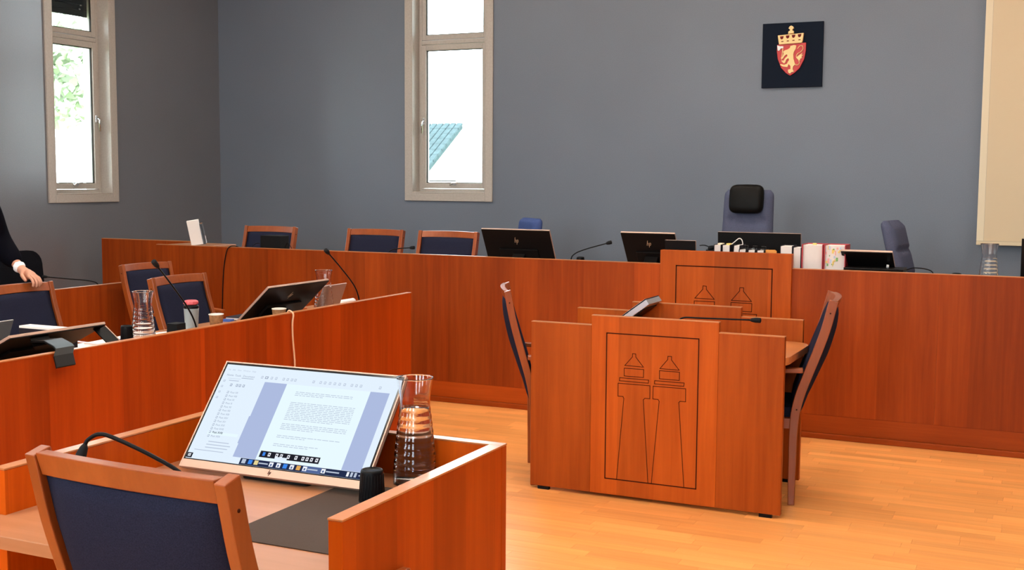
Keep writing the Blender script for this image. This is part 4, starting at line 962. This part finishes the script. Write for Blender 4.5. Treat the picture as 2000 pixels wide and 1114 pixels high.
# law books: page blocks with dark covers behind the raised panel
def book(label, x0, x1, y0, y1, z0, h, cover, lean=0, pages='page_white', name='law_book', spine_back=True, lowrise=0.0, tabs=None, group='law books behind the raised panel'):
    t = thing(name, label, 'book', ((x0 + x1) / 2, y0, z0), 0, group)
    w = (x1 - x0) / 2; d = y1 - y0; c = .0035
    fn = (lambda x, y, z: (x + (z) * lean, y, z))
    q = MB(); q.box((-w + c, .003, .003), (w - c, d - .004, h - .004), None, fn); q.build('page_block', pages, t)
    for s in (-1, 1):
        q = MB(); q.box((s * w - (c if s > 0 else 0), 0, 0), (s * w + (c if s < 0 else 0), d, h), None, fn); q.build('cover', cover, t)
    q = MB(); q.box((-w + c, d - .004, 0), (w - c, d, h), None, fn); q.build('spine', cover, t)
    return t
BK = 'law books standing behind the raised panel'
for k, (x0, x1, zt, ln) in enumerate(((-2.005, -1.958, 1.158, 0), (-1.951, -1.900, 1.158, 0), (-1.893, -1.852, 1.158, .06))):
    bkk = book(('white paged law book at the outer end of the row beside the computer mouse', 'white paged law book with an orange marker in the row', 'white paged law book with a ribbon loop in the row')[k], x0, x1, 7.29, 7.44, .900, zt - .9, 'book_black', ln, group=BK)
    if k == 2:
        q = MB(); q.tube(catmull([(-.035, .06, .2585), (-.015, .06, .275), (.012, .06, .297), (.03, .06, .29), (.038, .06, .262), (.030, .06, .2585)], 5), .003, 6); q.build('ribbon', 'white_paper', bkk)
    if k < 2:
        q = MB(); q.box((-.012, .05, .2545), (.018, .10, .264)); q.build('marker', 'cream' if k == 0 else 'tab_yellow', bkk)
for k, (x0, x1, zt) in enumerate(((-1.842, -1.796, 1.134), (-1.784, -1.738, 1.132), (-1.728, -1.682, 1.131))):
    bkk = book(('short slanting law book beside the ribboned book', 'short slanting law book in the middle of the row', 'short slanting law book beside the orange folder')[k], x0 - .02, x1 - .02, 7.29, 7.42, .900, zt - .9, 'book_black', .08, group=BK)
    q = MB(); q.box((-.002, .03, zt - .904), (.03, .06, zt - .895)); q.box((.0, .07, zt - .904), (.035, .09, zt - .88)); q.build('page_tab', 'clear_plastic', bkk)
q = MB(); q.prism([(-.035, 0), (.035, 0), (.035, .226), (.024, .234), (-.035, .232)], 0, .008, 'xz'); tag(q.build('orange_folder', 'orange_cover', None, (-1.648, 7.32, .900), .002), 'thin orange folder standing in the row of law books', 'folder')
book('white paged law book overlapping the end of the raised panel', -1.588, -1.512, 7.30, 7.44, .900, .262, 'book_black', 0, group=BK)
book('narrow pale law book between the raised panel and the red books', -1.508, -1.458, 7.30, 7.44, .900, .256, 'book_black', 0, group=BK)
def red_book(label, x0, x1, tabs):
    t = thing('thick_law_book', label, 'book', ((x0 + x1) / 2, 7.285, .900), 0, 'thick red law books'); w = (x1 - x0) / 2; h = .277; d = .17
    q = MB(); pts = [(-w + .005, d - .01)] + [(-w + .005 + (2 * w - .01) * i / 12, .018 - .0 + .014 * (1 - (2 * i / 12 - 1) ** 2) * -1 + .0) for i in range(13)] + [(w - .005, d - .01)]
    q.prism(pts, .004, h - .006, 'xy'); q.build('page_block', 'page_white', t)
    for s in (-1, 1): box('cover', (min(s * w, s * (w - .005)), 0, 0), (max(s * w, s * (w - .005)), d, h), 'book_red', t)
    box('spine', (-w + .005, d - .009, 0), (w - .005, d, h), 'book_red', t)
    rr = random.Random(5)
    if tabs:
        for k in range(22):
            u = rr.uniform(-.85, .1) if k < 17 else rr.uniform(.1, .5); zz = rr.uniform(.14, .255); hh = rr.uniform(.008, .03); xx = u * w
            yy = .018 - .014 * (1 - u * u)
            q = MB(); q.box((xx, yy - .004, zz), (xx + rr.uniform(.004, .012), yy + .01, zz + hh)); q.build('page_tab', ('tab_yellow', 'tab_green', 'tab_pink', 'tab_blue', 'tab_yellow')[k % 5], t)
    else:
        q = MB(); q.box((-.01, .06, h - .0058), (.01, .09, h + .004)); q.build('page_tab', 'tab_yellow', t)
red_book('thick red law book with plain white page edges', -1.452, -1.324, False)
red_book('thick red law book with coloured tabs along its pages', -1.319, -1.190, True)
# flat black laptop and cable beside the tilted monitor, mouse
t = thing('closed_laptop', 'flat black closed laptop resting on a stand beside the red law books', 'laptop', (-1.02, 7.335, .900))
box('riser', (-.13, -.04, 0), (.13, .06, .115), 'black_matt', t, .003); box('body', (-.175, -.10, .1155), (.175, .10, .137), 'black_plastic', t, .008); box('lid', (-.172, -.097, .1372), (.172, .097, .147), 'monitor_back', t, .004)
q = MB(); q.tube(catmull([(.175, .03, .135), (.22, .03, .150), (.30, .0, .145), (.335, -.01, .12), (.36, -.02, .05), (.36, -.02, .004)], 6), .0035, 6); q.build('cable', 'black_plastic', t)
q = MB(); q.tube([(.07, .01, .1475), (.07, .01, .165)], .008, 10); q.build('plug', 'white_plastic', t)
t = thing('computer_mouse', 'black computer mouse with its cable on a stand beside the law books', 'mouse', (-2.035, 7.36, .900))
box('stand', (-.03, -.04, 0), (.03, .04, .222), 'black_matt', t, .003)
q = MB(); q.lathe([(0, .0), (.028, .0), (.030, .010), (.022, .022), (0, .026)], 20, None, lambda x, y, z: (x * .9, y * 1.35, z + .2225)); q.build('body', 'black_plastic', t)
q = MB(); q.tube(catmull([(-.02, 0, .238), (-.05, 0, .247), (-.085, .01, .244)], 5), .003, 6); q.build('cable', 'black_plastic', t)
# tablet leaning on the witness table
t = thing('angled_screen', 'slim grey screen leaning at the far side of the witness table', 'screen', (-2.07, 5.93, .742), 0)
G = lambda a, c, b: (-.15 + b * .80 + c * .6, a, .004 + b * .60 - c * .8)
q = MB(); q.box((-.10, 0, 0), (.12, .030, .325), None, G); q.build('body', 'silver', t, None, .002)
q = MB(); q.box((-.09, .0305, .02), (.11, .036, .29), None, G); q.build('back_plate', 'black_plastic', t, None, .001)  # dark plate in place of the shadow under the screen
q = MB(); q.box((-.10, -.006, 0), (.12, -.0005, .325), None, G); q.build('display', 'screen_off', t, None, .001)
q = MB(); q.sweep([(.02, .01, .10), (.08, .01, .006)], .04, .006, (0, 1, 0)); q.build('prop', 'black_plastic', t)

# ================================================================== THE PERSON
def skin_mesh(name, verts, edges, mat, parent=None, sub=2, root=0, smooth=True):
    me = bpy.data.meshes.new(name); me.from_pydata([v[:3] for v in verts], edges, []); o = bpy.data.objects.new(name, me); COL.objects.link(o)
    md = o.modifiers.new('skin', 'SKIN'); md.use_smooth_shade = True
    me.skin_vertices or me.skin_vertices.new() if hasattr(me.skin_vertices, 'new') else None
    if not me.skin_vertices:
        bm = bmesh.new(); bm.from_mesh(me); bm.verts.layers.skin.verify(); bm.to_mesh(me); bm.free()
    for i, v in enumerate(verts):
        r_ = v[3]; me.skin_vertices[0].data[i].radius = (r_, v[4] if len(v) > 4 else r_); me.skin_vertices[0].data[i].use_root = (i == root)
    sb = o.modifiers.new('sub', 'SUBSURF'); sb.levels = sub; sb.render_levels = sub
    me.materials.append(MATS[mat])
    if parent: o.parent = parent
    return o
PO = Vector((-5.42, 4.43, 0))
person = thing('person', 'person in a dark suit leaning a hand on the chair back', 'person', tuple(PO))
def R_(p): return (p[0] - PO.x, p[1] - 4.36, p[2])      # drawn about y = 4.36, standing at PO
V = []; E = []
def vtx(p, r, par=None, rb=None):
    V.append((*R_(p), r, rb or r)); i = len(V) - 1
    if par is not None: E.append((par, i))
    return i
pel = vtx((-5.42, 4.36, .95), .12, None, .15); sp1 = vtx((-5.42, 4.36, 1.12), .11, pel, .14); chs = vtx((-5.41, 4.365, 1.32), .11, sp1, .15); nk0 = vtx((-5.40, 4.37, 1.47), .07, chs); nk = vtx((-5.385, 4.37, 1.55), .055, nk0)
hd0 = vtx((-5.365, 4.37, 1.63), .075, nk); hd = vtx((-5.37, 4.37, 1.71), .088, hd0); hd1 = vtx((-5.38, 4.37, 1.78), .07, hd)
nose = vtx((-5.265, 4.37, 1.675), .012, hd0)
for s in (-1, 1): vtx((-5.385, 4.37 + s * .088, 1.68), .014, hd)
# left arm to the chair
sh = vtx((-5.40, 4.56, 1.41), .062, chs); el = vtx((-5.45, 4.705, 1.20), .046, sh); wr = vtx((-5.235, 4.675, 1.050), .024, el)
pm = vtx((-5.195, 4.668, 1.030), .022, wr, .032); pk = vtx((-5.155, 4.663, 1.018), .019, pm, .034)
for k, (dy, l, dx) in enumerate(((-.027, .92, .0), (-.009, 1.0, .005), (.009, .97, .003), (.026, .80, -.004))):
    a = vtx((-5.130 + dx, 4.660 + dy, 1.012), .0095, pk); b = vtx((-5.106 + dx, 4.658 + dy * 1.05, 1.004), .0088, a); c = vtx((-5.090 + dx, 4.657 + dy * 1.05, 1.002 - .026 * l), .0082, b); vtx((-5.095 + dx, 4.656 + dy * 1.05, .998 - .044 * l), .0074, c)
th = vtx((-5.180, 4.630, 1.020), .0115, pm); th2 = vtx((-5.152, 4.618, 1.006), .0102, th); vtx((-5.130, 4.616, .988), .0085, th2)
# right arm hanging
sh2 = vtx((-5.42, 4.19, 1.41), .062, chs); el2 = vtx((-5.45, 4.12, 1.14), .046, sh2); wr2 = vtx((-5.36, 4.10, .90), .028, el2); pm2 = vtx((-5.345, 4.10, .84), .026, wr2, .036)
for k, dx in enumerate((-.03, -.01, .01, .03)):
    a = vtx((-5.345 + dx, 4.10, .79), .010, pm2); b = vtx((-5.34 + dx, 4.105, .755), .0095, a); vtx((-5.335 + dx, 4.115, .725), .0085, b)
t1 = vtx((-5.30, 4.11, .82), .012, pm2); vtx((-5.285, 4.12, .785), .010, t1)
for s in (-1, 1):
    hp = vtx((-5.42, 4.36 + s * .095, .88), .09, pel); kn = vtx((-5.41, 4.36 + s * .105, .50), .058, hp); an = vtx((-5.45, 4.36 + s * .11, .09), .036, kn); vtx((-5.33, 4.36 + s * .125, .045), .034, an)
skin_mesh('body', V, E, 'skin', person)
def garment(nm, pts, edges, mat, sub=2): return skin_mesh(nm, [(*R_(p[:3]), *p[3:]) for p in pts], edges, mat, person, sub)
garment('suit_jacket', [(-5.42, 4.36, .86, .145, .195), (-5.42, 4.36, 1.10, .135, .175), (-5.41, 4.365, 1.32, .135, .185), (-5.40, 4.37, 1.46, .085, .10),
                        (-5.40, 4.585, 1.43, .088), (-5.45, 4.705, 1.20, .078), (-5.345, 4.692, 1.125, .064), (-5.262, 4.680, 1.068, .048),
                        (-5.42, 4.185, 1.405, .085), (-5.45, 4.12, 1.14, .07), (-5.37, 4.10, .93, .05)],
        [(0, 1), (1, 2), (2, 3), (2, 4), (4, 5), (5, 6), (6, 7), (2, 8), (8, 9), (9, 10)], 'suit')
garment('shirt_cuff', [(-5.275, 4.682, 1.076, .040), (-5.240, 4.676, 1.053, .034), (-5.228, 4.674, 1.046, .033)], [(0, 1), (1, 2)], 'shirt', 1)
garment('shirt_collar', [(-5.40, 4.37, 1.44, .082), (-5.39, 4.37, 1.50, .068), (-5.387, 4.37, 1.53, .066)], [(0, 1), (1, 2)], 'shirt', 1)
garment('trousers', [(-5.42, 4.36, .97, .13, .165), (-5.42, 4.36, .88, .125, .16), (-5.42, 4.455, .80, .10), (-5.41, 4.465, .50, .078), (-5.45, 4.47, .10, .065), (-5.42, 4.265, .80, .10), (-5.41, 4.255, .50, .078), (-5.45, 4.25, .10, .065)], [(0, 1), (1, 2), (2, 3), (3, 4), (1, 5), (5, 6), (6, 7)], 'suit')
for s in (-1, 1): garment('shoe', [(-5.48, 4.36 + s * .11, .05, .048, .045), (-5.40, 4.36 + s * .115, .046, .046, .042), (-5.30, 4.36 + s * .127, .038, .044, .034), (-5.255, 4.36 + s * .13, .034, .03, .028)], [(0, 1), (1, 2), (2, 3)], 'shoe')
garment('hair', [(-5.42, 4.37, 1.66, .07), (-5.40, 4.37, 1.745, .090), (-5.375, 4.37, 1.79, .078), (-5.325, 4.37, 1.80, .04)], [(0, 1), (1, 2), (2, 3)], 'hair')
for s in (-1, 1):
    q = MB(); q.lathe([(0, -.009), (.006, -.006), (.009, 0), (.006, .006), (0, .009)], 12, None, lambda x, y, z, s=s: R_((-5.288 + x, 4.37 + s * .032 + y, 1.705 + z))); q.build('eye', 'shirt', person)
q = MB(); q.tube([R_((-5.288, 4.347, 1.628)), R_((-5.280, 4.37, 1.626)), R_((-5.288, 4.393, 1.628))], [.003, .006, .003], 8); q.build('lips', 'tab_pink', person)
